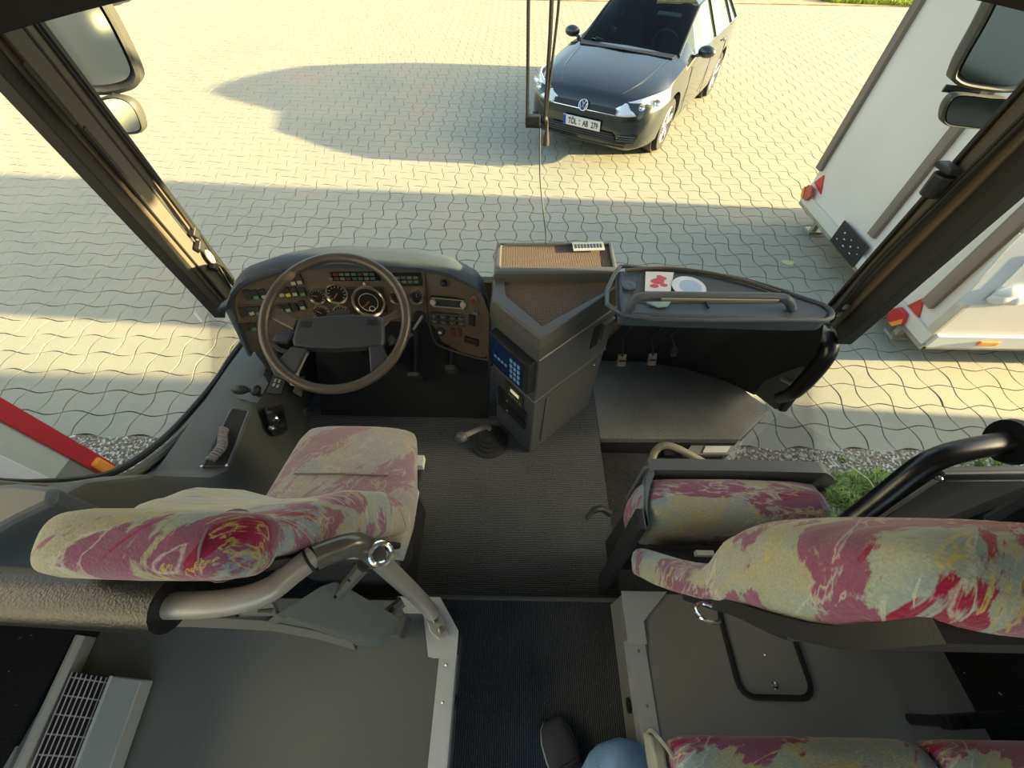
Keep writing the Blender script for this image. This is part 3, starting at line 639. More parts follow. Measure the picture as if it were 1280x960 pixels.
MB().prism([(xl + .004, -1.3, z), (xl + .004, .085, z), (xl - w_, .085, z), (xl - w_, -1.3, z)], (0, 0, .004)).prism([(xl + .004, -1.3, z + .003), (xl + .004, .085, z + .003), (xl + .004, .085, z - .05), (xl + .004, -1.3, z - .05)], (.003, 0, 0)).build('edge_strip', m_alu, tL)
cq = [(xl + .008, .075, z + .003), (xl + .008, ch.y + .002, z + .003), (LE[2].x + .006, yl + .008, z + .003), (P(497, 750, z=z).x, yl + .008, z + .003), (P(505, 772, z=z).x, yl - .035, z + .003), (P(530, 765, z=z).x, yl - .035, z + .003), (xl - .07, ch.y - .06, z + .003), (xl - .055, .075, z + .003)]
MB().prism(cq, (0, 0, .004)).build('corner_plate', m_alu, tL)
for y in (.06, -.02, -.16, -.32):
    MB().lathe((xl - .018, y, z + .004), (0, 0, 1), [(.004, 0), (.0035, .003), (.001, .004)], 10).build('screw', m_steel, tL)
tR = thing('edge_trim', 'aluminium edge trim with a flared corner plate on the right podium', 'trim', (xr, 0, ZP), 'aluminium podium edges')
MB().prism([(xr - .004, -1.3, z), (xr - .004, yr - .12, z), (xr + w_, yr - .12, z), (xr + w_, -1.3, z)], (0, 0, .004)).prism([(xr - .004, -1.3, z + .003), (xr - .004, yr - .12, z + .003), (xr - .004, yr - .12, z - .05), (xr - .004, -1.3, z - .05)], (-.003, 0, 0)).build('edge_strip', m_alu, tR)
MB().prism([(xr - .008, yr - .13, z + .003), (xr + .045, yr - .13, z + .003), (xr + .045, yr - .075, z + .003), (xr + .13, yr + .004, z + .003), (xr - .008, yr + .004, z + .003)], (0, 0, .004)).build('corner_plate', m_alu, tR)
for y in (.12, -.0, -.15, -.3): MB().lathe((xr + .018, y - .02, z + .004), (0, 0, 1), [(.004, 0), (.0035, .003), (.001, .004)], 10).build('screw', m_steel, tR)
# aisle lamps on the podium sides
for x, sx, y in ((xl, 1, -.02), (xr, -1, -.02)):
    o = MB().lathe((x, y, .16), (sx, 0, 0), [(.018, .0), (.018, .008), (.001, .011)], 14).build('step_lamp', m_black, None, smooth=True); tag(o, 'small round dark step lamp on the %s podium side' % ('left' if sx > 0 else 'right'), 'lamp')
# walls : left side up to the sill, right side closed higher to block sun
wl_ = MB()
sill = [(1.42, .20)] + [(q.y, q.z) for q in (P(a, b, x=XL - .03) for a, b in ((302, 452), (286, 478), (262, 510), (224, 553), (180, 588), (138, 606), (60, 614), (-60, 618)))] + [(.16, P(-60, 618, x=XL - .03).z), (-.3, P(-60, 618, x=XL - .03).z), (-1.3, P(-60, 618, x=XL - .03).z)]
ptsL = [(XL - .03, y, z_) for y, z_ in sill] + [(XL - .03, -1.3, -.45), (XL - .03, 1.42, -.45)]
struct(MB().prism(ptsL, (-.045, 0, 0)).build('wall_left', m_grey))
fr = MB(); fr.tube(spl([(XL - .03, y, z_ + .012) for y, z_ in sill], 4), .016, 8); struct(fr.build('trim_3', m_wframe, smooth=True))
fr = MB(); fr.tube(spl([(XL - .045, y, z_ + .045) for y, z_ in sill], 4), .012, 8); struct(fr.build('trim_4', m_black, smooth=True))
m_gl = glass('window_glass', (.93, .95, .92), .05)
gp = [(XL - .06, y, z_) for y, z_ in sill[:-1]] + [(XL - .06, -1.3, .78), (XL - .06, -1.3, 1.75), (XL - .06, 1.2, 1.75)]
struct(MB().add(gp, [tuple(range(len(gp)))]).build('window_1', m_gl))
struct(MB().prism([(XR + .02, .92, -.5), (XR + .02, .42, -.5), (XR + .02, .42, -.48), (XR + .02, .92, -.48)], (.03, 0, 0)).build('door_sill', m_black)).name = 'trim_5'
struct(MB().box((XR + .045, -.44, .65), (.05, 1.72, 2.2)).build('wall_right', m_grey))  # solid above the sill, out of view, to keep sun off the seats
gp = [(XR + .06, .44, -.8), (XR + .06, 1.31, -.8), (XR + .06, 1.22, 1.75), (XR + .06, .44, 1.75)]
struct(MB().add(gp, [(0, 1, 2, 3)]).build('door_1', m_gl))
struct(MB().box((XR + .045, .78, 1.68), (.05, .76, .32)).build('door_shade_header', m_grey)).name = 'trim_11'  # unseen header, added to shade the upper left pillar
# windscreen follows the rounded nose
def nose(x): return 1.60 - .30 * abs(x / 1.2) ** 3.2
wg = MB(); wg.grid(lambda a, b: V((-1.2 + 2.42 * a, nose(-1.2 + 2.42 * a) - .0 - .10 * b, .25 + 1.45 * b)), 28, 6); struct(wg.build('window_3', m_gl, smooth=True))
wg = MB(); wg.grid(lambda a, b: V((-1.2 + 2.3 * a, nose(-1.2 + 2.3 * a) + .0, -.45 + .70 * b)), 28, 2); struct(wg.build('wall_front', m_black, smooth=True, solid=.02))
hd = MB()
def hz(x): return 1.385 + .02 * x + .085 * (1 - abs((x - .02) / 1.2) ** 2.4)
hd.grid(lambda a, b: V((-1.2 + 2.42 * a, nose(-1.2 + 2.42 * a) - .16 - .02 * b, hz(-1.2 + 2.42 * a) + (1.82 - hz(-1.2 + 2.42 * a)) * b)), 30, 2)
struct(hd.build('header', mat('header_dark', (.012, .011, .010), .7), solid=.04)).name = 'trim_6'
ce = MB(); ce.box((.03, .02, 1.86), (2.6, 2.75, .05)); struct(ce.build('ceiling', mat('ceiling_cloth', (.45, .44, .42), .9)))

# pillars : profile swept between measured lower and upper ends
def pillar(x, inner, outer, nm, lab, sx):
    # inner/outer: (bottom, top) points in the plane of the pillar
    (b0, t0), (b1, t1) = inner, outer
    root = thing(nm, lab, 'pillar', ((b0.x + b1.x) / 2, (b0.y + b1.y) / 2, min(b0.z, b1.z)))
    def at(u, h, off=0):     # u across 0..1, h along 0..1
        a = b0.lerp(t0, h); c_ = b1.lerp(t1, h); p = a.lerp(c_, u); return p + V((off * sx, 0, 0))
    def strip(u0, u1, h0, h1, d, m, nm_, off=0, bev=.003):
        MB().hexa([at(u0, h0, off - d), at(u1, h0, off - d), at(u1, h0, off), at(u0, h0, off)], [at(u0, h1, off - d), at(u1, h1, off - d), at(u1, h1, off), at(u0, h1, off)]).build(nm_, m, root, bevel=bev)
    return root, at, strip
def onx(px, py, x): return P(px, py, x=x)
xl_ = -1.17
rootL, atL, stripL = pillar(xl_, (onx(285, 392, xl_), onx(0, 73, xl_)), (onx(291, 345, xl_), onx(35, 0, xl_)), 'windscreen_pillar', 'left windscreen pillar with trim strips and cables', 1)
m_rub = mat('rubber_seal', (.02, .02, .018), .6)
stripL(-.05, .22, -.02, 1.5, .045, m_rub, 'rubber_seal', -.02)
stripL(.20, .98, -.02, 1.5, .05, m_brownpillar, 'pillar_body', -.015)
stripL(.30, .62, .0, 1.5, .012, mat('pillar_cover', (.10, .09, .075), .5), 'cover_strip', .0)
stripL(.62, .68, .0, 1.5, .01, m_rub, 'groove', .0)
stripL(.93, 1.02, -.02, 1.5, .04, m_rub, 'rubber_seal', .0)
stripL(.28, .36, .55, .78, .004, m_rub, 'slot', .003); stripL(.20, .28, .80, .96, .004, m_rub, 'slot', .003)
for u0, u1 in ((.70, .86), (.76, .78), (.55, .84)):
    MB().tube(spl([atL(u0, -.02, .01), atL((u0 + u1) / 2 + .05, .3, .02), atL(u1, .65, .012), atL(u1 - .05, 1.3, .015)], 6), .0045, 6).build('cable', m_rub, rootL, smooth=True)
for h, u in ((.26, .60), (.30, .74), (.16, .58)):
    MB().box(atL(u, h, .016), (.02, .035, .03), R=Matrix.Rotation(.5, 3, 'X')).build('cable_clamp', m_black, rootL, bevel=.004)
MB().sphere(atL(.62, .20, .02), .014, 12, (.8, 1, 2.2)).build('hook', mat('hook_cream', (.55, .42, .28), .4), rootL, smooth=True)
xr_ = 1.12
rootR, atR, stripR = pillar(xr_, (onx(1048, 423, xr_), onx(1280, 213, xr_)), (onx(1037, 378, xr_), onx(1237, 150, xr_)), 'windscreen_pillar', 'right windscreen pillar with a dark seal and black clamp', -1)
stripR(-.02, .5, -.05, 1.6, .045, m_rub, 'rubber_seal', -.02)
stripR(.42, .97, -.05, 1.6, .05, m_brownpillar, 'pillar_body', -.012)
stripR(.58, .82, .02, 1.6, .012, mat('pillar_cover_dark', (.07, .07, .06), .5), 'cover_strip', .0)
stripR(.95, 1.03, -.05, 1.6, .04, m_rub, 'rubber_seal', 0)
for u in (.45, .52): MB().tube(spl([atR(u, 0, .012), atR(u + .12, .35, .02), atR(u + .1, .7, .015), atR(u, 1.3, .012)], 6), .006, 6).build('cable', m_rub, rootR, smooth=True)
c0 = atR(.72, .80, .035); MB().cyl(c0 - V((0, 0, .035)), c0 + V((0, 0, .02)), .022, .026, 14).build('clamp', m_black, rootR, bevel=.004)
MB().box(c0 + V((0, .008, .032)), (.036, .058, .014)).build('clamp_plate', m_black, rootR, bevel=.004)
for h in (.06, .12): MB().box(atR(.5, h, .01), (.015, .02, .02)).build('pillar_screw', m_tube, rootR, bevel=.003)

# ------------------------------------------------------------------ exterior mirrors
def rrect(c, ux, uy, pts_px, y): pass
def mirror(outline, y, nm, lab, inset=.84, th=.07, grp=None, arm=None, tilt=None):
    pts = [P(u, v, y=y) for u, v in outline]; c = sum(pts, V()) / len(pts)
    root = thing(nm, lab, 'mirror', c, grp)
    rp = spl(pts, 5, closed=True)
    r0 = [c + (p - c) * .8 + V((0, th, 0)) for p in rp]; r1 = [c + (p - c) * .97 + V((0, th * .55, 0)) for p in rp]; r2 = [p for p in rp]; r3 = [c + (p - c) * .94 + V((0, -.008, 0)) for p in rp]; r4 = [c + (p - c) * (inset + .015) + V((0, .006, 0)) for p in rp]
    MB().loft([r0, r1, r2, r3, r4]).build('housing', mat('mirror_housing', (.065, .065, .055), .5), root, smooth=True)
    gp_ = [c + (p - c) * inset + V((0, -.004, 0)) for p in rp]
    MB().prism(gp_, (0, .006, 0)).build('mirror_glass', m_mirror, root)
    return root, c
ML, cL = mirror([(50, -95), (95, -50), (140, 20), (172, 85), (174, 104), (160, 114), (128, 119), (104, 112), (60, 55), (10, -25), (-20, -80), (0, -98)], 1.78, 'exterior_mirror', 'large main mirror outside the left windscreen pillar')
M2, c2 = mirror([(118, 132), (124, 123), (146, 120), (165, 128), (177, 148), (178, 165), (150, 168), (132, 158)], 1.75, 'wide_angle_mirror', 'small wide angle mirror hanging under the left main mirror', .86, .05)
MB().tube([cL + V((.02, .05, -.15)), c2 + V((0, .03, .05))], .012, 8).build('link', m_black, M2)
MB().tube(spl([cL + V((0, .06, .1)), cL + V((-.02, .05, .32)), cL + V((.1, -.15, .50)), (-1.0, 1.45, 1.75)], 5), .02, 10).build('mirror_arm', m_black, ML, smooth=True)
MR, cR = mirror([(1262, -40), (1310, -60), (1370, -30), (1340, 40), (1284, 104), (1262, 116), (1215, 112), (1193, 104), (1192, 90), (1225, 30), (1248, -15)], 1.78, 'exterior_mirror', 'large main mirror outside the right windscreen pillar')
M4, c4 = mirror([(1178, 140), (1186, 124), (1200, 117), (1240, 121), (1263, 124), (1256, 142), (1235, 160), (1205, 160), (1180, 155)], 1.75, 'wide_angle_mirror', 'small wide angle mirror hanging under the right main mirror', .86, .05)
MB().tube([cR + V((-.05, .05, -.16)), c4 + V((0, .03, .05))], .012, 8).build('link', m_black, M4)
MB().tube(spl([cR + V((0, .06, .1)), cR + V((.02, .05, .32)), cR + V((-.1, -.15, .50)), (1.02, 1.45, 1.75)], 5), .02, 10).build('mirror_arm', m_black, MR, smooth=True)

# ------------------------------------------------------------------ rods hanging at the centre of the windscreen
yw = 1.50
r_ = thing('wiper_arm', 'thin black wiper arm ending in a square block at the windscreen centre', 'wiper', P(666, 150, y=yw))
MB().tube([P(661, -60, y=yw), P(660, 60, y=yw), P(659, 152, y=yw)], .005, 8).build('rod', m_black, r_)
q = P(666, 150, y=yw); MB().box(q, (.05, .03, .028)).build('block', m_black, r_, bevel=.004)
MB().cyl(P(657, 157, y=yw), P(678, 158, y=yw), .006).build('pin', m_black, r_)
r_ = thing('wiper_arm', 'pair of black wiper rods meeting at a joint with a hanging grip', 'wiper', P(681, 155, y=yw))
MB().tube([P(692, -60, y=yw), P(688, 40, y=yw), P(681, 148, y=yw)], .006, 8).build('rod', m_black, r_)
MB().tube([P(704, -60, y=yw), P(697, 20, y=yw), P(682, 148, y=yw)], .004, 8).build('rod', m_black, r_)
MB().sphere(P(680, 149, y=yw), .014, 10).build('joint', m_black, r_, smooth=True)
MB().lathe(P(682, 182, y=yw), (0, 0, 1), [(.001, 0), (.012, .002), (.011, .02), (.006, .045), (.003, .08)], 12).build('grip', mat('grip_dark', (.06, .05, .04), .5), r_, smooth=True)
c = MB().tube(spl([P(675, 160, y=1.49), P(675, 220, y=1.45), P(679, 262, y=1.40), P(682, 290, y=1.33), P(682, 304, z=.80)], 6), .0025, 6).build('cable', m_black, smooth=True)
tag(c, 'thin black cable running from the wiper joint down to the console', 'cable')
# ================================================================== DRIVER'S DASHBOARD
KD = 1.13
XS = [KD * q for q in (-1.0, -.9, -.82, -.7, -.55, -.3, -.2, -.12, -.04)]; YS = [KD * q for q in (.86, .92, .97, 1.02, 1.05, 1.06, 1.05, 1.02, .98)]
def zk(z): return 1.6 - (1.6 - z) * KD
ZR = zk(.85)
def interp(x, xs, ys):
    if x <= xs[0]: return ys[0]
    for a in range(len(xs) - 1):
        if x <= xs[a + 1]:
            t = (x - xs[a]) / (xs[a + 1] - xs[a]); return ys[a] + (ys[a + 1] - ys[a]) * t
    return ys[-1]
def yf(x, z): return interp(x, XS, YS) - (ZR - z) * .25
def onface(px, py):
    d = F_ + R_ * ((px - 640) / FPX) + U_ * ((480 - py) / FPX); t = 1.3
    for _ in range(40):
        p = CP + d * t; t += (yf(p.x, p.z) - p.y) / d.y * .8
    return CP + d * t
def fframe(p):
    X = V((.02, yf(p.x + .01, p.z) - yf(p.x - .01, p.z), 0)).normalized(); Y = V((0, .25, 1)); Y = (Y - X * Y.dot(X)).normalized(); Z = X.cross(Y)
    m = Matrix((X, Y, Z)).transposed().to_4x4(); m.translation = p; return m
def fm(px, py): return fframe(onface(px, py))
dash = thing('dashboard', "driver's dashboard with dark hood, round gauges, switches and radio", 'dashboard', (-.46, 1.06, .5))
TX = [KD * q for q in [-.862, -.83, -.79, -.72, -.6, -.45, -.28, -.2, -.12, -.085, -.074]]; TZ = [zk(q) for q in [.775, .82, .835, .842, .846, .838, .828, .82, .80, .775, .72]]
BX = [KD * q for q in [-.862, -.82, -.785, -.78, -.62, -.275, -.262, -.19, -.1, -.08, -.074]]; BZ = [zk(q) for q in [.61, .585, .59, .64, .65, .64, .575, .535, .54, .57, .62]]
def strip_face(x0, x1, inset, nm, m, par, d=0.0, nn=40):
    g_ = MB()
    def fn(a, b):
        x = x0 + (x1 - x0) * a; zt = interp(x, TX, TZ) - inset; zb_ = interp(x, BX, BZ) + inset; z = zb_ + (zt - zb_) * b
        p = V((x, yf(x, z), z)); return p + V((0, -d, 0))
    g_.grid(fn, nn, 6); return g_.build(nm, m, par, smooth=True)
strip_face(-.974, -.084, 0, 'fascia', m_fascia, dash)
bk = MB()   # body behind the fascia
rg = []
for i in range(41):
    x = -.985 + .895 * i / 40; xf = max(-.974, min(-.084, x)); zt = interp(xf, TX, TZ); zb_ = interp(xf, BX, BZ); y = yf(xf, zb_)
    rg.append([V((x, y + .006, zb_)), V((x, yf(xf, zt) + .006, zt - .005)), V((x, yf(xf, zt) + .08, zt - .02)), V((x, y + .10, zb_ - .02))])
bk.loft(rg).build('back_shell', m_black, dash, smooth=True, ang=40)
# hood : rounded brow over the fascia
hd = MB(); rg = []
for i in range(37):
    x = -1.0 + .942 * i / 36; t = (x + 1.0) / .942; e = min(1, min(t, 1 - t) / .09); e = math.sin(e * 1.57)
    xf = max(-.974, min(-.084, x)); zt = interp(xf, TX, TZ) + .0; y = yf(x, zt); dp = (.085 + .035 * math.sin(math.pi * t)) * (.45 + .55 * e)
    dz = .028 * (.3 + .7 * e)
    rg.append([V((x, y - .018, zt - .004)), V((x, y - .02, zt + .012)), V((x, y - .008, zt + dz * .8)), V((x, y + dp * .35, zt + dz)), V((x, y + dp * .75, zt + dz * .4)), V((x, y + dp, zt - .03)), V((x, y + dp, zt - .25)), V((x, y + .03, zt - .25)), V((x, y + .012, zt - .004))])
hd.loft(rg).build('hood', m_dash, dash, smooth=True, ang=55)
# side cheeks
for x, nm in ((-.988, 'left'), (-.082, 'right')):
    xf = max(-.974, min(-.084, x)); zt = interp(xf, TX, TZ); zb_ = interp(xf, BX, BZ)
    MB().prism([(x, yf(xf, zt) - .018, zt + .005), (x, yf(xf, zb_) - .018, zb_ - .01), (x, yf(xf, zb_) + .07, zb_ - .01), (x, yf(xf, zt) + .07, zt)], (.014 if x > -.5 else .014, 0, 0)).build('cheek', m_dash, dash, bevel=.004)
# lower shroud below left wing
q0 = onface(318, 430); MB().box((-.93, 1.05, .42), (.10, .10, .12)).build('lower_wing', m_black, dash, bevel=.02)
def gauge(px, py, rpx, needle=.6, big=False):
    p = onface(px, py); r = rpx / FPX * (p - CP).dot(F_); m_ = fframe(p)
    g_ = MB().lathe((0, 0, .0), (0, 0, 1), [(r * .80, .001), (r * .86, .008), (r * .95, .012), (r * 1.0, .008), (r * 1.02, .0)], 28, M=m_).build('gauge', mat('gauge_bezel', (.50, .44, .38), .25, .7), dash, smooth=True)
    MB().lathe((0, 0, .002), (0, 0, 1), [(r * .82, 0), (.0005, .001)], 28, M=m_).build('dial', mat('dial_black', (.012, .012, .013), .35), g_)
    tk = MB(); nn_ = 11 if not big else 17
    for k in range(nn_):
        a = math.radians(220 - 260 * k / (nn_ - 1)); r0_, r1_ = r * .62, r * .75
        tk.box((math.cos(a) * (r0_ + r1_) / 2, math.sin(a) * (r0_ + r1_) / 2, .0038), (r1_ - r0_, r * .05, .0006), R=Matrix.Rotation(a, 3, 'Z'), M=m_)
    tk.build('tick_marks', mat('tick_white', (.7, .68, .6), .5), g_)
    a = needle * 3.1; MB().box((math.cos(a) * r * .25, math.sin(a) * r * .25, .0045), (r * .6, r * .06, .001), R=Matrix.Rotation(a, 3, 'Z'), M=m_).build('needle', mat('needle_orange', (.8, .22, .05), .4), g_)
    return g_, m_, r
for (a, b, r, nd) in ((397, 370, 10, .9), (421, 367, 13.5, 1.3), (402, 391, 10.5, .8), (427, 391, 11, 1.1), (497, 371, 9.5, .3), (521, 371, 9.5, .5)): gauge(a, b, r, nd)
m_ = fm(460, 375)
MB().box((0, 0, .001), (.135, .105, .008), M=m_).build('tachograph_surround', mat('tacho_black', (.02, .02, .018), .4), dash, bevel=.004)
gq, mq, rq = gauge(461, 377, 21, 1.25, True)
MB().tube([mq @ V((rq * .56 * math.cos(a), rq * .56 * math.sin(a), .006)) for a in [k * math.pi / 14 for k in range(28)]], .0012, 5, closed=True).build('speed_ring', mat('tick_white', (.7, .68, .6), .5), gq)
MB().tube([mq @ V((rq * .15 + rq * .17 * math.cos(a), -rq * .42 + rq * .17 * math.sin(a), .007)) for a in [k * math.pi / 8 for k in range(16)]], .0012, 5, closed=True).build('clock_ring', mat('tick_white', (.7, .68, .6), .5), gq)
MB().prism([mq @ V(p) for p in ((-.006, rq * 1.1, .006), (.006, rq * 1.1, .006), (0, rq * 1.28, .006))], mq.to_3x3() @ V((0, 0, .001))).build('pointer_mark', mat('tick_white', (.7, .68, .6), .5), gq)
# warning lamp strips
for (a, b, w2, h2) in ((434, 345, .235, .034), (510, 349, .10, .05)):
    m_ = fm(a, b); st = MB().box((0, 0, .002), (w2, h2, .006), M=m_).build('warning_strip', mat('strip_glass', (.012, .014, .013), .15), dash, bevel=.001)
    for r0_ in range(2):
        for k in range(int(w2 / .022)):
            cc = random.choice([(.08, .16, .12), (.06, .10, .12), (.16, .15, .10), (.12, .03, .02)])
            MB().box((-w2 / 2 + .014 + .0215 * k, -.008 + .016 * r0_, .0055), (.016, .010, .001), M=m_).build('warning_lamp', mat('wl%d' % int(cc[0] * 100), cc, .4), st)
# rocker switches (rows of blocks on the left wing)
m_rk = mat('rocker_black', (.03, .028, .025), .4); m_rg = mat('rocker_green', (.10, .26, .12), .4); m_ry = mat('rocker_yellow', (.70, .62, .06), .5); m_rw = mat('rocker_pale', (.42, .47, .34), .5)
sw_ = [(310, 368, 0), (319, 368, 1), (329, 367, 2), (351, 365, 2), (359, 365, 3), (368, 364, 2), (378, 364, 1), (304, 389, 0), (313, 388, 2), (322, 388, 1), (334, 386, 2), (350, 385, 2), (359, 384, 2), (368, 383, 0), (378, 381, 2), (306, 408, 0), (316, 408, 1), (374, 349, 2), (366, 350, 2)]
for a, b, kd in sw_:
    m_ = fm(a, b); s0 = MB().box((0, 0, .003), (.021, .036, .010), M=m_).build('rocker_switch', m_rk, dash, bevel=.002)
    if kd: MB().box((0, -.009, .0085), (.015, .012, .0012), M=m_).build('switch_legend', (m_rg, m_rw, m_ry)[kd - 1], s0)
for row in ((300, 382, 378, 376), (298, 402, 376, 397)):
    p0, p1 = onface(row[0], row[1]), onface(row[2], row[3])
    MB().tube([onface(row[0] + (row[2] - row[0]) * t / 6, row[1] + (row[3] - row[1]) * t / 6) + V((0, -.004, 0)) for t in range(7)], .003, 5).build('switch_rail', m_fascia, dash)
MB().tube(spl([onface(*q) + V((0, -.005, 0)) for q in ((300, 398), (296, 375), (305, 358), (345, 341), (390, 334))], 5), .006, 6).build('fascia_lip', m_fascia, dash, smooth=True)
# panel joint, ignition lever, radio stack
MB().tube([onface(531, 336) + V((0, -.004, 0)), onface(536, 403) + V((0, -.004, 0))], .002, 4).build('panel_joint', m_matte, dash)
m_ = fm(525, 396); MB().lathe((0, 0, 0), (0, 0, 1), [(.026, 0), (.026, .006), (.018, .008)], 20, M=m_).build('ignition_ring', m_black, dash, smooth=True)
MB().prism([m_ @ V(p) for p in ((-.03, -.035, .03), (-.018, -.035, .03), (.018, .012, .02), (.012, .022, .02))], m_.to_3x3() @ V((0, 0, .008))).build('key_lever', m_tube, dash, bevel=.002)
m_ = fm(527, 347); 
m_ = fm(561, 377); rad = MB().box((0, 0, .006), (.135, .042, .016), M=m_).build('radio', m_black, dash, bevel=.003)
MB().box((.004, .0, .0148), (.07, .016, .001), M=m_).build('display', mat('lcd', (.05, .06, .06), .15), rad)
MB().box((0, -.0165, .0148), (.12, .005, .001), M=m_).box((0, .0165, .0148), (.12, .003, .001), M=m_).build('silver_trim', m_tube, rad)
for x in (-.055, .058): MB().lathe((x, .002, .014), (0, 0, 1), [(.012, 0), (.011, .010), (.001, .011)], 16, M=m_).build('knob', mat('knob_pale', (.5, .45, .38), .4), rad, smooth=True)
m_ = fm(561, 398); un = MB().box((0, 0, .006), (.135, .050, .012), M=m_).build('control_unit', mat('unit_brown', (.06, .055, .04), .45), dash, bevel=.003)
for r0_ in (-1, 1):
    MB().box((0, .011 * r0_, .0125), (.13, .002, .001), M=m_).build('unit_line', mat('line_tan', (.35, .31, .2), .5), un)
    for k in range(7): MB().lathe((-.052 + .0172 * k, .011 * r0_, .012), (0, 0, 1), [(.006, 0), (.005, .007), (.001, .008)], 10, M=m_).build('unit_knob', m_black if k % 2 else mat('unit_knob_grey', (.2, .19, .15), .5), un)
m_ = fm(594, 374); MB().lathe((0, 0, 0), (0, 0, 1), [(.014, 0), (.014, .008), (.012, .012)], 18, M=m_).build('button_ring', m_tube, dash, smooth=True)
MB().lathe((0, 0, .006), (0, 0, 1), [(.011, 0), (.010, .01), (.001, .011)], 16, M=m_).build('hazard_button', mat('dark_red_button', (.25, .03, .03), .4), dash, smooth=True)
m_ = fm(596, 390); MB().box((0, 0, .006), (.022, .012, .01), M=m_).build('toggle', mat('toggle_blue', (.12, .15, .18), .4), dash, bevel=.002)
m_ = fm(590, 400); MB().box((0, 0, .003), (.024, .045, .008), M=m_).build('blank_switch', m_matte, dash, bevel=.002)
m_ = fm(555, 353); MB().sphere((0, 0, .008), .013, 12, M=m_).build('knob', m_black, dash, smooth=True)
m_ = fm(551, 414); MB().lathe((0, 0, 0), (0, 0, 1), [(.018, 0), (.017, .008), (.008, .012)], 18, M=m_).build('socket', m_black, dash, smooth=True)
MB().lathe((0, 0, .010), (0, 0, 1), [(.008, 0), (.006, .004), (.001, .004)], 12, M=m_).build('socket_cap', m_white, dash)
for x in (566, 574.5): m_ = fm(x, 415); MB().box((0, 0, .003), (.018, .036, .008), M=m_).build('rocker_switch', mat('rocker_maroon', (.12, .035, .03), .4), dash, bevel=.002)
m_ = fm(590, 426); bx_ = MB().box((0, 0, .003), (.06, .030, .008), M=m_).build('vent_unit', m_matte, dash, bevel=.002)
for k in (-1, 1): MB().box((0, .008 * k, .008), (.05, .004, .002), M=m_).build('vent_slat', mat('slat_red', (.10, .03, .03), .5), bx_)
for q in ((530, 401), (604, 441), (560, 437), (372, 333)): m_ = fm(*q); MB().lathe((0, 0, .001), (0, 0, 1), [(.004, 0), (.003, .003), (.001, .003)], 8, M=m_).build('screw', m_steel, dash)
MB().tube(spl([onface(*q) + V((0, -.004, 0)) for q in ((536, 402), (543, 424), (556, 434), (604, 448), (610, 440), (611, 380), (602, 362), (580, 352), (532, 336))], 5), .0035, 6).build('fascia_lip', m_fascia, dash, smooth=True)

# under the dash : steering column, pedals, bulkhead, black slope for the shade
MB().box((-.52, 1.38, .26), (.90, .04, .55)).build('bulkhead', m_matte, dash)
MB().prism([(-.90, 1.03, .004), (-.90, 1.37, .42), (-.90, 1.40, .42), (-.90, 1.40, .004)], (.79, 0, 0)).build('footwell_shade_board', m_matte, dash)  # black sloping sheet stands in for the deep shade under the dash
# ================================================================== STEERING WHEEL
wc = V((-.538, .887, .751)); ti, az = .4708, .132
Nw = V((math.sin(ti) * math.sin(az), -math.sin(ti) * math.cos(az), math.cos(ti))); Xw = V((1, 0, 0)); Xw = (Xw - Nw * Xw.dot(Nw)).normalized(); Yw = Nw.cross(Xw)
def onw(px, py, h=0):
    d = F_ + R_ * ((px - 640) / FPX) + U_ * ((480 - py) / FPX); t = (wc + Nw * h - CP).dot(Nw) / d.dot(Nw); return CP + d * t
sw0 = thing('steering_wheel', 'large four spoke steering wheel with a dark padded hub', 'steering wheel', (-.572, .98, .55))
MB().tube([wc + (Xw * math.cos(a) + Yw * math.sin(a)) * .2105 for a in [k * math.pi / 36 for k in range(72)]], .0148, 14, closed=True).build('rim', m_wheel, sw0, smooth=True)
pad = [(374, 398), (400, 395), (440, 393), (474, 395), (480, 402), (481, 425), (479, 432), (450, 435), (420, 437), (385, 436), (366, 433), (364, 425), (370, 402)]
hubm = Nw * -.035
top_ = [onw(a, b, .0) for a, b in pad]; cpad = sum(top_, V()) / len(top_)
MB().loft([[p + hubm for p in top_], [p - Nw * .006 for p in top_], [cpad + (p - cpad) * .94 + Nw * .004 for p in top_]]).build('hub_pad', m_hub, sw0, bevel=.003)
MB().loft([[cpad + (p - cpad) * 1.03 - Nw * .03 for p in top_], [cpad + (p - cpad) * 1.03 - Nw * .018 for p in top_]]).build('hub_skirt', m_black, sw0, bevel=.002)
for pts in ([(341, 380), (333, 395), (343, 401), (369, 414), (374, 402)], [(497, 388), (505, 398), (490, 402), (478, 414), (478, 398), (488, 394)], [(366, 434), (386, 437), (372, 466), (362, 477), (345, 470), (336, 452), (352, 449)], [(462, 434), (479, 432), (484, 444), (492, 450), (478, 466), (464, 466)]):
    MB().prism([onw(a, b, -.012) for a, b in pts], Nw * .012).build('spoke', m_hub if pts[0][1] > 420 else m_wheel, sw0, bevel=.004)
for (a, b) in ((382, 405), (465, 403)):
    o_ = onw(a, b, .005); MB().box(o_, (.032, .020, .002), R=Matrix((Xw, Yw, Nw)).transposed()).build('pad_emblem', mat('emblem', (.02, .02, .025), .3), sw0, bevel=.001)
MB().cyl(wc - Nw * .03, V((-.55, 1.18, .28)), .05, .06, 16).build('column', m_black, sw0, smooth=True)
for side, pts in ((-1, ((372, 442), (352, 438), (340, 428))), (1, ((486, 430), (505, 424), (515, 417)))):
    MB().tube(spl([onw(a, b, -.07) for a, b in pts], 4), [.008] * 9, 8).build('column_stalk', m_black, sw0, smooth=True)
MB().box(onw(357, 425, -.09), (.06, .05, .04)).build('switch_pod', m_black, sw0, bevel=.01)
MB().tube([onw(384, 440, -.05), onw(372, 462, -.08), onw(366, 480, -.12)], [.007, .008, .010], 8).build('adjust_lever', m_tube, sw0, smooth=True)
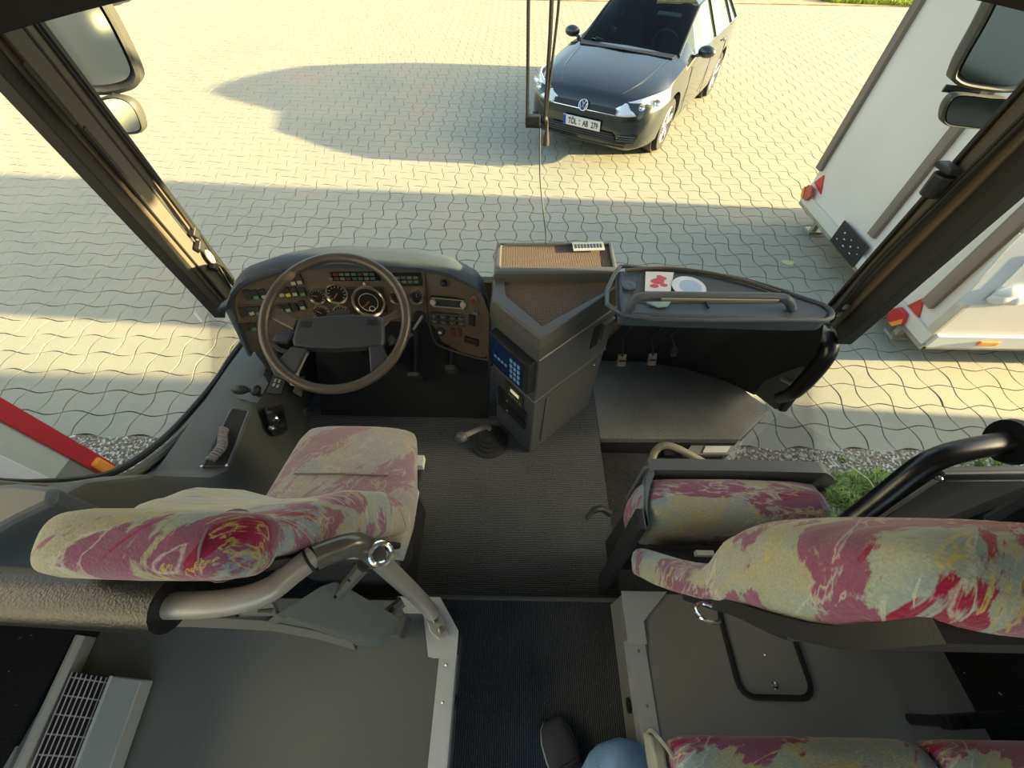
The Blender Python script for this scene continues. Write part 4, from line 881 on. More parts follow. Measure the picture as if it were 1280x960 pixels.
MB().lathe(onw(489, 425, -.06), (0, -.3, 1), [(.001, 0), (.012, 0), (.012, .01), (.001, .01)], 12).build('ignition_key', m_steel, sw0)

# pedals of the driver
for (a, b, w2, h2, nm, lab) in ((520, 470, .05, .10, 'pedal', 'dark accelerator pedal in the shaded footwell'), (565, 462, .045, .12, 'pedal', 'long dark brake pedal arm beside the console')):
    p = P(a, b, y=1.12); t_ = thing(nm, lab, 'pedal', p); 
    MB().box(p, (w2, .02, h2), R=Matrix.Rotation(.5, 3, 'X')).build('pad', mat('pedal_grey', (.07, .07, .065), .6), t_, bevel=.004)
    MB().tube([p + V((0, .01, .02)), p + V((0, .17, .16))], .01, 6).build('arm', m_black, t_)
# ================================================================== GEAR LEVER
gl0 = P(612, 552, z=0.0)
gv = thing('gear_lever', 'gear lever with a round knob and rubber bellows on the floor', 'gear lever', (gl0.x, gl0.y, 0))
prof = [(.085, 0), (.085, .008), (.07, .012), (.068, .028), (.055, .03), (.054, .045), (.042, .047), (.040, .062), (.028, .066), (.02, .08), (.001, .082)]
MB().lathe((gl0.x, gl0.y, 0), (0, 0, 1), prof, 28).build('bellows', mat('bellows_rubber', (.035, .035, .033), .5), gv, smooth=True, ang=30)
kn = P(577, 546, z=.20); ps = P(609, 535, z=.09)
MB().tube(spl([V((gl0.x, gl0.y, .06)), ps + V((.0, 0, .01)), kn], 5), .011, 10).build('stick', m_tube, gv, smooth=True)
MB().sphere(kn, .024, 16, (1, 1, .85)).build('knob', mat('knob_dark', (.14, .14, .14), .3), gv, smooth=True)

# ================================================================== CENTRE CONSOLE
ZC = .72
A = P(614, 378, z=ZC); B = P(675, 428, z=ZC); Cc = P(779, 358, z=ZC); D = V((Cc.x, P(617, 347, z=ZC).y, ZC)); E_ = V((P(617, 347, z=ZC).x, P(617, 347, z=ZC).y, ZC))
con = thing('centre_console', 'angular dark centre console with brown mesh top and side door panel', 'console', (B.x + .05, B.y + .3, 0))
cen = (A + B + Cc + D + E_) / 5
def cp(z, k=1.0): return [V((cen.x + (p.x - cen.x) * k, cen.y + (p.y - cen.y) * k, z)) for p in (A, B, Cc, D, E_)]
MB().loft([cp(.0, .97), cp(.40, .985)]).build('lower_body', m_console, con, bevel=.006)
MB().loft([cp(.40, 1.0), cp(.64, 1.0)]).build('upper_body', m_console, con, bevel=.006)
MB().loft([cp(.398, 1.012), cp(.406, 1.012)]).build('joint_rim', mat('rim_grey', (.16, .155, .14), .4), con, bevel=.002)
rim_o = cp(.64, 1.015); rim_t = cp(ZC, 1.0)
mesh_px = [(630, 353), (769, 352), (772, 358), (677, 411), (632, 372)]
mi = [P(a, b, z=ZC) for a, b in mesh_px]
rim = MB()
outer1 = [cen + (p - cen) for p in (E_, D, Cc, B, A)]
def lift(pp, z): return [V((p.x, p.y, z)) for p in pp]
oo = [V((E_.x, E_.y, 0)), V((Cc.x - .01, E_.y, 0)), V((Cc.x, Cc.y, 0)), V((B.x, B.y, 0)), V((A.x, A.y, 0))]
ii = mi
rim.loft([lift([cen + (p - cen) * 1.02 for p in oo], .64), lift([cen + (p - cen) * 1.03 for p in oo], .69), lift([cen + (p - cen) * .985 for p in oo], ZC + .012), lift(ii, ZC + .012), lift(ii, ZC - .004)], cap=False)
rim.build('top_rim', mat('console_rim', (.085, .083, .078), .35, bump=.1, bscale=300), con, bevel=.014)
mm, n, b = nodes_of('brown_mesh', .7)
tc = n.nodes.new('ShaderNodeTexCoord'); ck = n.nodes.new('ShaderNodeTexVoronoi'); ck.inputs['Scale'].default_value = 190; ck.inputs['Randomness'].default_value = .15
n.links.new(tc.outputs['Object'], ck.inputs[0]); n.links.new(ramp(n, ck.outputs['Distance'], [(.2, (.22, .165, .125)), (.55, (.045, .036, .03))]).outputs[0], b.inputs['Base Color'])
bp = n.nodes.new('ShaderNodeBump'); bp.invert = True; bp.inputs['Distance'].default_value = .003; n.links.new(ck.outputs['Distance'], bp.inputs['Height']); n.links.new(bp.outputs[0], b.inputs['Normal'])
MB().prism(lift(ii, ZC - .010), (0, 0, .010)).build('mesh_top', mm, con)
# rear box with second mesh
zb2 = .752; bo = [P(619, 305, z=zb2), P(766, 304, z=zb2), P(774, 343, z=zb2), P(616, 344, z=zb2)]
bi = [P(627, 308, z=zb2), P(760, 307, z=zb2), P(765, 335, z=zb2), P(626, 336, z=zb2)]
cb = sum(bo, V()) / 4
MB().loft([lift([cb + (p - cb) * .99 for p in bo], .42), lift(bo, zb2 - .03), lift([cb + (p - cb) * .975 for p in bo], zb2 + .008), lift(bi, zb2 + .008), lift(bi, zb2 - .004)], cap=False).build('rear_box', mat('console_rim', (.085, .083, .078), .35), con, bevel=.006)
MB().prism(lift(bi, zb2 - .010), (0, 0, .010)).build('mesh_top', mm, con)
q = [P(715, 304, z=zb2 + .01), P(754, 303, z=zb2 + .01), P(756, 313, z=zb2 + .01), P(717, 314, z=zb2 + .01)]
lab = MB().prism(q, (0, 0, .003)).build('paper_label', mat('label_grey', (.36, .40, .40), .5), None)
tag(lab, 'pale printed label on the back edge of the console mesh', 'label')
for k in range(9):
    a = q[0].lerp(q[1], .08 + .1 * k); c_ = q[3].lerp(q[2], .08 + .1 * k); MB().hexa([a.lerp(c_, .25), a.lerp(c_, .25) + V((.004, 0, 0)), a.lerp(c_, .75) + V((.004, 0, 0)), a.lerp(c_, .75)], [x + V((0, 0, .0042)) for x in (a.lerp(c_, .25), a.lerp(c_, .25) + V((.004, 0, 0)), a.lerp(c_, .75) + V((.004, 0, 0)), a.lerp(c_, .75))]).build('print_mark', m_black, lab)
# right side : door panel with screws
def side(p, q, u, z, off=0):    # point on the vertical face between p and q
    a = p.lerp(q, u); nn = V((q.y - p.y, -(q.x - p.x), 0)).normalized(); return V((a.x, a.y, z)) + nn * off
def plate(p, q, u0, u1, z0, z1, th, nm, m, par=con, bev=.003, off=0):
    return MB().hexa([side(p, q, u0, z0, off), side(p, q, u1, z0, off), side(p, q, u1, z1, off), side(p, q, u0, z1, off)], [side(p, q, u0, z0, off + th), side(p, q, u1, z0, off + th), side(p, q, u1, z1, off + th), side(p, q, u0, z1, off + th)]).build(nm, m, par, bevel=bev)
dp_ = plate(B, Cc, .16, .90, .045, .375, .006, 'door_panel', mat('door_panel_grey', (.085, .088, .085), .42, var=.1), off=-.004)
for u, z_ in ((.2, .35), (.86, .35), (.23, .06), (.31, .06), (.62, .06), (.7, .06)):
    c_ = side(B, Cc, u, z_, .002); nn = (side(B, Cc, u, z_, 1) - side(B, Cc, u, z_, 0)); MB().lathe(c_, nn, [(.005, 0), (.004, .003), (.001, .004)], 8).build('screw', m_steel, dp_)
MB().tube([side(B, Cc, .0, .64, .004), side(B, Cc, 1, .64, .004)], .004, 5).build('bead', mat('rim_grey', (.16, .155, .14), .4), con)
cl_ = plate(B, Cc, .80, .95, .52, .60, .018, 'latch', mat('latch_grey', (.10, .095, .08), .45)); plate(B, Cc, .70, .80, .49, .60, .004, 'latch_recess', m_matte)
# left side : blue keypad unit, ticket slot, drawers
kp = plate(A, B, .10, .97, .47, .625, .035, 'keypad_unit', m_black)
plate(A, B, .16, .86, .485, .61, .002, 'screen', mat('keypad_blue', (.012, .025, .10), .25), kp, 0, .035)
for r0_ in range(4):
    for k in range(3): plate(A, B, .60 + .08 * k, .65 + .08 * k, .495 + .027 * r0_, .512 + .027 * r0_, .002, 'key', mat('key_pale', (.22, .42, .62), .4), kp, 0, .037)
for k in range(4): plate(A, B, .24 + .08 * k, .29 + .08 * k, .53, .542, .002, 'key', mat('key_pale', (.22, .42, .62), .4), kp, 0, .037)
kl = plate(A, B, .3, .75, .30, .375, .004, 'display_unit', mat('unit_olive', (.05, .048, .03), .5))
plate(A, B, .46, .66, .345, .362, .002, 'lit_display', mat('lit_display', (.9, .85, .5), .4, emit=.5), kl, 0, .004)
for k in range(5): plate(A, B, .42 + .065 * k, .45 + .065 * k, .315, .325, .002, 'button', mat('button_tan', (.30, .27, .16), .5), kl, 0, .004)
for z_ in (.17, .24): dr = plate(A, B, .12, .85, z_, z_ + .055, .006, 'drawer', m_black); c_ = side(A, B, .4, z_ + .028, .01); MB().sphere(c_, .007, 8).build('knob', m_steel, dr)

# ================================================================== RIGHT DASH SHELF
ZS = .80
sh = thing('dash_shelf', 'dark dashboard shelf with recessed tray in front of the right footwell', 'dashboard', (.65, 1.0, .7))
top_px = [(776, 392), (1000, 399), (1035, 398), (1041, 390), (1030, 380), (1000, 370), (965, 358), (915, 345), (860, 338), (800, 334), (772, 336)]
tp = [P(a, b, z=ZS) for a, b in top_px]
MB().prism([p + V((0, 0, -.055)) for p in tp], (0, 0, .05)).build('shelf_body', m_dash, sh, bevel=.012)
rimp = spl([p + V((0, 0, -.004)) for p in tp], 4, closed=True)
MB().tube(rimp, .007, 8, closed=True).build('shelf_edge', m_dash, sh, smooth=True)
tr_px = [(786, 378), (800, 342), (860, 346), (912, 354), (960, 366), (975, 378)]
MB().prism([P(a, b, z=ZS) + V((0, 0, -.008)) for a, b in tr_px], (0, 0, .005)).build('tray_mat', mat('tray_mat', (.075, .072, .062), .6, var=.1), sh, bevel=.002)
MB().tube(spl([P(a, b, z=ZS + .004) for a, b in ((782, 338), (830, 335), (880, 340), (930, 351), (975, 366))], 4), .006, 6).build('screen_seal', mat('seal_brown', (.10, .08, .06), .6), sh, smooth=True)
fl_ = [P(785, 392, z=ZS - .05), P(1032, 399, z=ZS - .05)]
MB().box(((fl_[0].x + fl_[1].x) / 2, fl_[0].y + .0, ZS - .045), (fl_[1].x - fl_[0].x, .035, .07)).build('front_lip', m_dash, sh, bevel=.012)
MB().box((P(882, 375, z=ZS).x, P(882, 375, z=ZS).y, ZS + .0), (.005, .07, .006)).build('divider', m_black, sh)
hb = thing('grab_bar', 'black tubular grab bar along the right dash shelf', 'handle', P(890, 375, z=ZS + .03))
pth = [P(*q, z=zz) for q, zz in (((787, 390), ZS), ((790, 380), ZS + .03), ((800, 372), ZS + .045), ((825, 370), ZS + .045), ((900, 371), ZS + .045), ((970, 372), ZS + .045), ((985, 376), ZS + .04), ((990, 386), ZS + .0))]
MB().tube(spl(pth, 6), .0135, 12).build('bar', m_dash, hb, smooth=True)
MB().box((pth[3].lerp(pth[5], .5)) + V((0, -.016, .002)), ((pth[5] - pth[3]).length, .004, .006), R=Matrix.Rotation(math.atan2((pth[5] - pth[3]).y, (pth[5] - pth[3]).x), 3, 'Z')).build('brass_strip', mat('brass_strip', (.42, .36, .25), .4, .3), hb)
MB().lathe(P(786, 358, z=ZS), (0, 0, 1), [(.022, 0), (.022, .004), (.012, .006), (.001, .003)], 18).build('tray_screw', m_dash, sh, smooth=True)
q = [P(*a, z=ZS + .003) for a in ((807, 340), (842, 341), (838, 365), (806, 364))]
lf = MB().prism(q, (0, 0, .002)).build('leaflet', m_white, None); tag(lf, 'small white leaflet with a red figure on the right dash shelf', 'leaflet')
ms = MB()
for (u, v, r) in ((.45, .5, .018), (.6, .35, .012), (.35, .75, .012), (.7, .7, .01), (.5, .25, .008)):
    c_ = q[0].lerp(q[1], u).lerp(q[3].lerp(q[2], u), v); ms.add([c_ + V((r * math.cos(a) * (1 + .3 * math.sin(2.3 * a + u)), r * .8 * math.sin(a), .003)) for a in [k * .57 for k in range(11)]], [tuple(range(11))])
ms.build('red_print', mat('print_red', (.6, .05, .08), .5), lf, solid=.0004)
c_ = P(861, 359, z=ZS + .006); dsk = MB().lathe(c_, (0, 0, 1), [(.052, 0), (.052, .002), (.012, .002), (.008, .002), (.001, .002)], 32).build('round_card', mat('disc_white', (.72, .75, .80), .4), None); tag(dsk, 'round white disc card lying beside the leaflet', 'card')
MB().lathe(c_ + V((.005, .0, .002)), (0, 0, 1), [(.034, 0), (.034, .0006), (.012, .0006)], 28).build('blue_print', mat('print_blue', (.42, .52, .72), .5), dsk)
q = [P(*a, z=ZS - .002) for a in ((808, 379), (838, 378), (834, 384), (822, 385))]
o = MB().prism(q, (0, 0, .004)).build('paper_slip', mat('slip_green', (.35, .5, .4), .5)); tag(o, 'small pale green paper slip half under the grab bar', 'paper')

# footwell walls, training pedals
curve = [P(*q, z=.001) for q in ((735, 448), (750, 450), (800, 451), (858, 460), (905, 475), (944, 492))]
fw = MB(); fw.loft([[V((p.x, p.y - .0, -.01)), V((p.x * .98 + .01, p.y - .17, .40)), V((min(p.x * .96 + .02, 1.0), .985, .745)), V((min(p.x * .96 + .02, 1.0), 1.0, .745)), V((p.x, p.y + .015, -.01))] for p in curve]); struct(fw.build('wall_footwell', m_matte))
for (a, b, tx_, ty_) in ((777, 450, 777, 405), (815, 449, 812, 405), (842, 440, 835, 405)):
    p = P(a, b, y=1.14); q_ = P(tx_, ty_, y=1.12)
    t_ = thing('pedal', {777: 'left worn square pedal hanging under the right dash shelf', 815: 'middle worn square pedal hanging under the right dash shelf', 842: 'smaller dark pedal hanging under the right dash shelf'}[a], 'pedal', p, 'pedals under the right dash shelf')
    MB().box(p, (.036, .014, .055) if a < 840 else (.028, .012, .04), R=Matrix.Rotation(-.5, 3, 'X')).build('pad', mat('pedal_worn', (.20, .16, .12), .5, var=.35, vscale=60) if a < 840 else m_black, t_, bevel=.004)
    for k in range(3): MB().box(p + V((0, -.0085 + (k - 1) * -.006, (k - 1) * .013)), (.028, .003, .004)).build('tread', m_black, t_)
    MB().tube([p + V((0, .004, .02)), p.lerp(q_, .6) + V((.003, .01, 0)), V((q_.x, .965, .735))], .004, 6).build('rod', m_black, t_)
# door post with cushioned handle, right of the footwell
wp = thing('door_post', 'dark door post panel with a thick rounded black handle', 'post', (1.2, 1.12, .4))
q = [P(*a, x=1.17) for a in ((1012, 402), (1040, 402), (968, 512), (942, 492))]
MB().prism(q, (.05, 0, 0)).build('post_panel', m_grey, wp, bevel=.006)
hp_ = [P(*a, x=xx) for a, xx in (((1020, 408), 1.16), ((1034, 420), 1.14), ((1035, 440), 1.13), ((1015, 468), 1.13), ((992, 490), 1.14), ((975, 498), 1.17))]
MB().tube(spl(hp_, 6), [.022] * 6 + [.030] * 19 + [.026] * 6, 12).build('handle', m_handrail, wp, smooth=True)
MB().tube([P(978, 474, x=1.15), P(990, 480, x=1.12), P(989, 486, x=1.12)], .009, 8).build('peg', m_tube, wp, smooth=True)
MB().prism([P(*a, x=1.185) for a in ((1000, 470), (1020, 455), (975, 515), (962, 505))], (.03, 0, 0)).build('post_foot', m_black, wp, bevel=.005)
# ================================================================== LEFT SIDE LEDGE
sc_ = thing('side_console', "grey side ledge under the driver's window with cubby and switches", 'console', (-1.05, .75, 0))
SEC = [(1.30, -1.00, .33), (1.045, -.99, .36), (.85, -.955, .375), (.65, -.925, .39), (.56, -.91, .40), (.52, -.93, .43), (.47, -1.01, .55), (.40, -1.05, .655), (.30, -1.09, .70), (.16, -1.10, .72)]
rg = []
_sl = sorted(sill); sl_y = [q[0] for q in _sl]; sl_z = [q[1] for q in _sl]
for y, xi, z_ in SEC:
    zs = interp(y, sl_y, sl_z); zw = min(zs - .01, z_ + .01)
    rg.append([V((XL - .02, y, zw)), V((XL + .02, y, max(zw, z_ - .02))), V((xi - .02, y, z_)), V((xi - .004, y, z_ - .004)), V((xi + .002, y, z_ - .02)), V((xi + .012, y, z_ * .5)), V((xi + .02, y, .0)), V((XL - .02, y, 0))])
MB().loft(rg).build('ledge_body', m_grey, sc_, smooth=True, ang=28)
def onl(a, b, dz=0):
    for zz in (.36, .37, .38, .39, .40):
        p = P(a, b, z=zz + dz)
        zi = interp(p.y, [s_[0] for s_ in SEC][::-1], [s_[2] for s_ in SEC][::-1]) + dz
        if p.z >= zi - .006: break
    return P(a, b, z=zi)
cq = [onl(290, 512, .002), onl(312, 514, .002), onl(285, 583, .002), onl(254, 584, .002)]
MB().prism(cq, (0, 0, .003)).build('cubby_floor', m_matte, sc_)
MB().tube([cq[0], cq[1], cq[2], cq[3]], .006, 8, closed=True).build('cubby_rim', mat('rim_blue_grey', (.10, .11, .12), .35), sc_)
for p in cq[2:]: MB().lathe(p + V((0, 0, .006)), (0, 0, 1), [(.005, 0), (.004, .003), (.001, .003)], 10).build('screw', m_steel, sc_)
cc = [cq[0].lerp(cq[3], t).lerp(cq[1].lerp(cq[2], t), .45 + .17 * math.sin(t * 150) + .12 * math.sin(t * 11)) + V((0, 0, .021 + .010 * math.cos(t * 150))) for t in [.40 + .0027 * k for k in range(200)]]
cl = MB().tube(cc, .0045, 7).build('coiled_cord', mat('cord_grey', (.22, .21, .23), .7, bump=.4, bscale=200), smooth=True); tag(cl, 'grey coiled cord lying in the cubby of the left ledge', 'cord')
js = thing('hand_brake_lever', 'black double knob lever on the left ledge below the steering wheel', 'lever', onl(312, 492))
p1, p2 = onl(300, 487, .05), onl(320, 488, .04)
MB().sphere(p1, .023, 14, (1.35, .8, .8)).build('knob', m_black, js, smooth=True); MB().sphere(p2, .020, 14, (.8, 1.1, .9)).build('hub', m_black, js, smooth=True)
MB().tube([p1, p2, onl(325, 495, .0)], .009, 8).build('stem', m_black, js)
MB().prism([onl(296, 498, .001), onl(330, 470, .001), onl(336, 480, .001), onl(322, 505, .001)], (0, 0, .004)).build('base_plate', mat('rim_blue_grey', (.10, .11, .12), .35), js)
cp_ = thing('switch_plate', 'small black switch plate on the ledge beside the steering wheel', 'switch', onl(346, 482))
q = [onl(343, 470, .01), onl(360, 474, .01), onl(353, 494, .01), onl(335, 493, .01)]
MB().prism(q, (0, 0, .010)).build('plate', m_black, cp_, bevel=.002)
for u, v in ((.3, .3), (.6, .3), (.3, .55), (.6, .6)): c_ = q[0].lerp(q[1], u).lerp(q[3].lerp(q[2], u), v) + V((0, 0, .011)); MB().box(c_, (.008, .014, .003)).build('key', m_tube, cp_)
ks = thing('knob_cluster', 'cluster of small chrome and black knobs on the inner side of the ledge', 'switch', P(343, 525, x=-.90))
MB().prism([P(*a, x=-.915) for a in ((330, 510), (350, 505), (357, 538), (340, 545))], (.012, 0, 0)).build('plate', m_black, ks, bevel=.003)
for a, b, r, ch_ in ((336, 516, .011, 0), (348, 511, .010, 0), (343, 523, .017, 1), (350, 530, .012, 0), (338, 535, .011, 1), (349, 541, .009, 0)):
    MB().lathe(P(a, b, x=-.905), (1, 0, .2), [(r, 0), (r * .9, .014), (r * .5, .020), (.001, .021)], 14).build('knob', m_chrome if ch_ else m_black, ks, smooth=True)
hk = MB().tube(spl([P(382, 528, x=-.88), P(382, 528, x=-.82), P(380, 515, x=-.80), P(386, 511, x=-.80), P(394, 514, x=-.80)], 5), .006, 8).build('cable_loop', m_matte, sc_, smooth=True)
wd = MB().prism([P(*a, x=-.93) for a in ((372, 474), (380, 470), (376, 496), (366, 490))], (.004, 0, 0)).build('tag_card', m_tube); tag(wd, 'small grey card below the steering wheel lever', 'card')
# soft rounded box at the left edge, behind the window
bq = [(-.02, 612), (60, 608), (78, 614), (72, 634), (30, 640), (-60, 690)]
pb_ = [P(a, b, z=.80) for a, b in ((-60, 612), (30, 605), (76, 611), (72, 630), (30, 650), (-60, 700))]
cb_ = sum(pb_, V()) / 6
o = MB().loft([[V((p.x, p.y, .3)) for p in pb_], pb_, [cb_ + (p - cb_) * .93 + V((0, 0, .012)) for p in pb_]]).build('window_post_cover', mat('blue_grey_cover', (.085, .10, .115), .45), None, bevel=.01); o['kind'] = 'structure'; o.name = 'trim_8'

# ================================================================== SEATS
def taper_loft(mb, secs, n=4, k=36, endround=True):
    "secs: centre, width axis, thick axis, half width, half thickness, bolster"
    out = []
    def rg_(c, wx, tx_, hw, ht, bol): return [V(c) + wx * a + tx_ * b for a, b in sup(hw, ht, n, k, bol)]
    a0, a1 = secs[0], secs[1]; d0 = (V(a0[0]) - V(a1[0])).normalized(); b0, b1 = secs[-1], secs[-2]; d1 = (V(b0[0]) - V(b1[0])).normalized()
    for s_, off in ((.35, 1.0), (.72, .8), (.93, .42)):
        h = a0[4] * .6; out.append(rg_(V(a0[0]) + d0 * h * off, a0[1], a0[2], a0[3] - (1 - s_) * h * 1.3, a0[4] * s_, a0[5] * s_))
    for s_ in secs: out.append(rg_(*s_))
    for s_, off in ((.93, .42), (.72, .8), (.35, 1.0)):
        h = b0[4] * .8; out.append(rg_(V(b0[0]) + d1 * h * off, b0[1], b0[2], b0[3] - (1 - s_) * h * 1.3, b0[4] * s_, b0[5] * s_))
    return mb.loft(out)
def dens(secs, k=4):
    out = []
    for a, b in zip(secs, secs[1:]):
        for q in range(k):
            t = q / k; t2 = t * t * (3 - 2 * t); out.append((V(a[0]).lerp(V(b[0]), t), a[1].lerp(b[1], t).normalized(), a[2].lerp(b[2], t).normalized(), a[3] + (b[3] - a[3]) * t2, a[4] + (b[4] - a[4]) * t2, a[5] + (b[5] - a[5]) * t2))
    out.append(secs[-1]); return out
WX = V((1, 0, 0))
# ---- driver's seat
dx = -.475
ds = thing('driver_seat', "driver's seat covered in patterned fabric of mauve, grey and ochre", 'seat', (dx, .45, 0))
zc_ = .555
cush = MB(); rows = [(.655, .150, -.045, .6), (.64, .168, -.01, .9), (.60, .178, 0, 1), (.52, .192, .0, 1), (.44, .208, -.004, 1), (.36, .214, -.006, 1), (.28, .20, -.012, 1)]
rg = []
cxs = {.655: -.470, .64: -.470, .60: -.470, .52: -.472, .44: -.474, .36: -.48, .28: -.48}
for y, hw, dz, k_ in rows:
    c_ = V((cxs[y], y, zc_ - .06 + dz)); rr = []
    for a, b in sup(hw, .06 * k_, 3.6, 40):
        rr.append(c_ + V((a, 0, b + (.012 * (1 - (a / hw) ** 2) if b > 0 else 0))))
    rg.append(rr)
rg2 = []
for a in range(len(rg) - 1):
    for q in range(3): rg2.append([p.lerp(r, q / 3) for p, r in zip(rg[a], rg[a + 1])])
rg2.append(rg[-1]); cush.loft(rg2).build('cushion', f_driver, ds, smooth=True, ang=60)
MB().tube([V((-.60, .475, zc_ + .008)), V((-.47, .475, zc_ + .014)), V((-.34, .475, zc_ + .008))], .0025, 5).build('seam', mat('seam', (.22, .18, .19), .9), ds)
MB().box((dx, .44, .41), (.36, .34, .10)).build('seat_pan', m_black, ds, bevel=.015)
MB().box((dx, .42, .20), (.30, .30, .32)).build('pedestal', m_matte, ds, bevel=.02)
tl = lambda k: V((0, 1, k)).normalized()
secs = [(V((-.47, .35, .55)), WX, V((0, 1, .1)).normalized(), .212, .04, .03), (V((-.472, .305, .68)), WX, tl(.25), .20, .045, .065), (V((-.478, .26, .80)), WX, tl(.33), .185, .046, .06), (V((-.483, .215, .90)), WX, tl(.33), .165, .042, .03), (V((-.487, .185, .96)), WX, tl(.33), .14, .038, .0)]
taper_loft(MB(), dens(secs), 3.4).build('backrest', f_back, ds, smooth=True, ang=70)
hd_ = MB(); rg = []
for x, k_ in ((-.637, .35), (-.632, .62), (-.618, .85), (-.59, .97), (-.54, 1), (-.49, 1.02), (-.44, 1), (-.39, .97), (-.362, .85), (-.349, .62), (-.344, .35)):
    c_ = V((x, .163, 1.005)); rg.append([c_ + V((0, a * .94 + b * -.30, b * .95 + a * .3)) for a, b in sup(.047 * (.3 + .7 * k_), .062 * k_, 2.8, 32)])
r2 = []
for a in range(len(rg) - 1):
    for q in range(3): r2.append([p.lerp(r, q / 3) for p, r in zip(rg[a], rg[a + 1])])
r2.append(rg[-1]); hd_.loft(r2).build('headrest', fabric('fabric_headrest', 33.1, 0.25, 1.1, .605, .525, .0, .85), ds, smooth=True, ang=70)
MB().tube([V((-.395, .163, 1.005)) + V((0, .048 * math.cos(t) * .94 - .063 * math.sin(t) * .3, .063 * math.sin(t) * .95 + .048 * math.cos(t) * .3)) for t in [k * math.pi / 14 for k in range(28)]], .0018, 5, closed=True).build('seam', mat('seam', (.22, .18, .19), .9), ds)
MB().loft([[V((-.47 + a * 1.0, .30 + b, .52)) for a, b in sup(.19, .012, 5, 24)], [V((-.478 + a, .21 + b, .80)) for a, b in sup(.18, .012, 5, 24)], [V((-.487 + a, .145 + b, .96)) for a, b in sup(.13, .010, 5, 24)]]).build('back_shell', m_black, ds, smooth=True)
# seat side details
wt = P(524, 578, z=.47)
MB().box(P(524, 578, z=.46), (.030, .035, .03)).build('white_tag', m_white, ds); MB().box(P(517, 618, z=.46), (.026, .022, .025)).build('white_tag', m_white, ds)
MB().sphere(P(511, 636, z=.44), .011, 10, (1.2, 1, .8)).build('red_knob', m_red, ds, smooth=True)
q_ = P(495, 690, z=.42); MB().lathe(q_, (1, 0, .2), [(.001, 0), (.045, .0), (.05, .015), (.045, .03), (.03, .034), (.001, .035)], 20).build('recliner_knob', m_black, ds, smooth=True)
MB().box(P(506, 695, z=.40), (.02, .05, .05), R=Matrix.Rotation(.4, 3, 'X')).build('recliner_cover', m_tube, ds, bevel=.005)
bu = MB().box(P(302, 640, z=.40), (.05, .05, .04)).build('buckle_base', m_black, ds)
MB().loft([[P(*a, z=.48) for a in ((285, 634), (302, 622), (316, 625), (302, 642))], [P(*a, z=.52) for a in ((286, 632), (302, 621), (315, 624), (301, 640))]]).build('belt_buckle', mat('buckle_grey', (.10, .11, .11), .35), bu, bevel=.004)
MB().tube([P(300, 636, z=.48), P(306, 660, z=.35)], .014, 6).build('stalk', m_black, bu)

# ---- left guard rail and panel behind the driver
rl = thing('guard_rail', 'grey tubular rail with a black foam sleeve behind the driver seat', 'handrail', (-.25, .15, ZP))
zr = .93
path = [P(-80, 752, z=zr), P(100, 755, z=zr), P(220, 757, z=zr), P(290, 752, z=zr), P(335, 738, z=zr), P(365, 716, z=.92), P(392, 696, z=.91)]
MB().tube(spl(path, 6), .0185, 14).build('rail_tube', m_tube, rl, smooth=True)
path2 = [P(392, 698, z=.91), P(410, 690, z=.90), P(440, 681, z=.88), P(456, 684, z=.85), P(470, 697, z=.80)]
MB().tube(spl(path2, 6), .0205, 14).build('joint_cover', mat('joint_cover', (.14, .13, .115), .22, .3), rl, smooth=True)
foot = P(556, 778, z=ZP + .01)
path3 = [P(464, 690, z=.82), P(490, 716, z=.66), P(520, 744, z=.50), P(540, 766, z=.34)]
MB().tube(spl(path3, 4), .0195, 14).build('rail_leg', m_tube, rl, smooth=True)
e0, e1 = P(390, 700, z=.91), P(392, 697, z=.91)
MB().tube([P(386, 701, z=.912), P(389, 699, z=.912)], .0215, 14).build('joint_gap', m_matte, rl)
fq = [P(530, 764, z=ZP + .013), P(542, 757, z=ZP + .013), P(557, 780, z=ZP + .013), P(562, 794, z=ZP + .013), P(550, 801, z=ZP + .013), P(538, 790, z=ZP + .013)]
MB().prism(fq, (0, 0, .012)).build('foot_flange', m_tube, rl, bevel=.003)
for q in ((545, 775), (552, 787)): MB().lathe(P(*q, z=ZP + .026), (0, 0, 1), [(.010, 0), (.009, .005), (.005, .006), (.004, .002), (.001, .002)], 12).build('bolt', m_steel, rl)
fo = spl([P(-90, 740, z=.92), P(20, 744, z=.92), P(130, 750, z=.925), P(215, 755, z=zr)], 6)
MB().tube(fo, .039, 20).build('foam_sleeve', m_foam, rl, smooth=True)
rc = P(476, 692, z=.855); rn = V((.55, -.6, .9)).normalized()
u_ = rn.orthogonal().normalized(); v_ = rn.cross(u_)
MB().tube([rc + (u_ * math.cos(a) + v_ * math.sin(a)) * .0185 for a in [k * math.pi / 10 for k in range(20)]], .005, 8, closed=True).build('steel_ring', m_chrome, rl, smooth=True)
MB().box(P(466, 689, z=.83), (.012, .02, .02)).build('ring_mount', m_chrome, rl, bevel=.002)
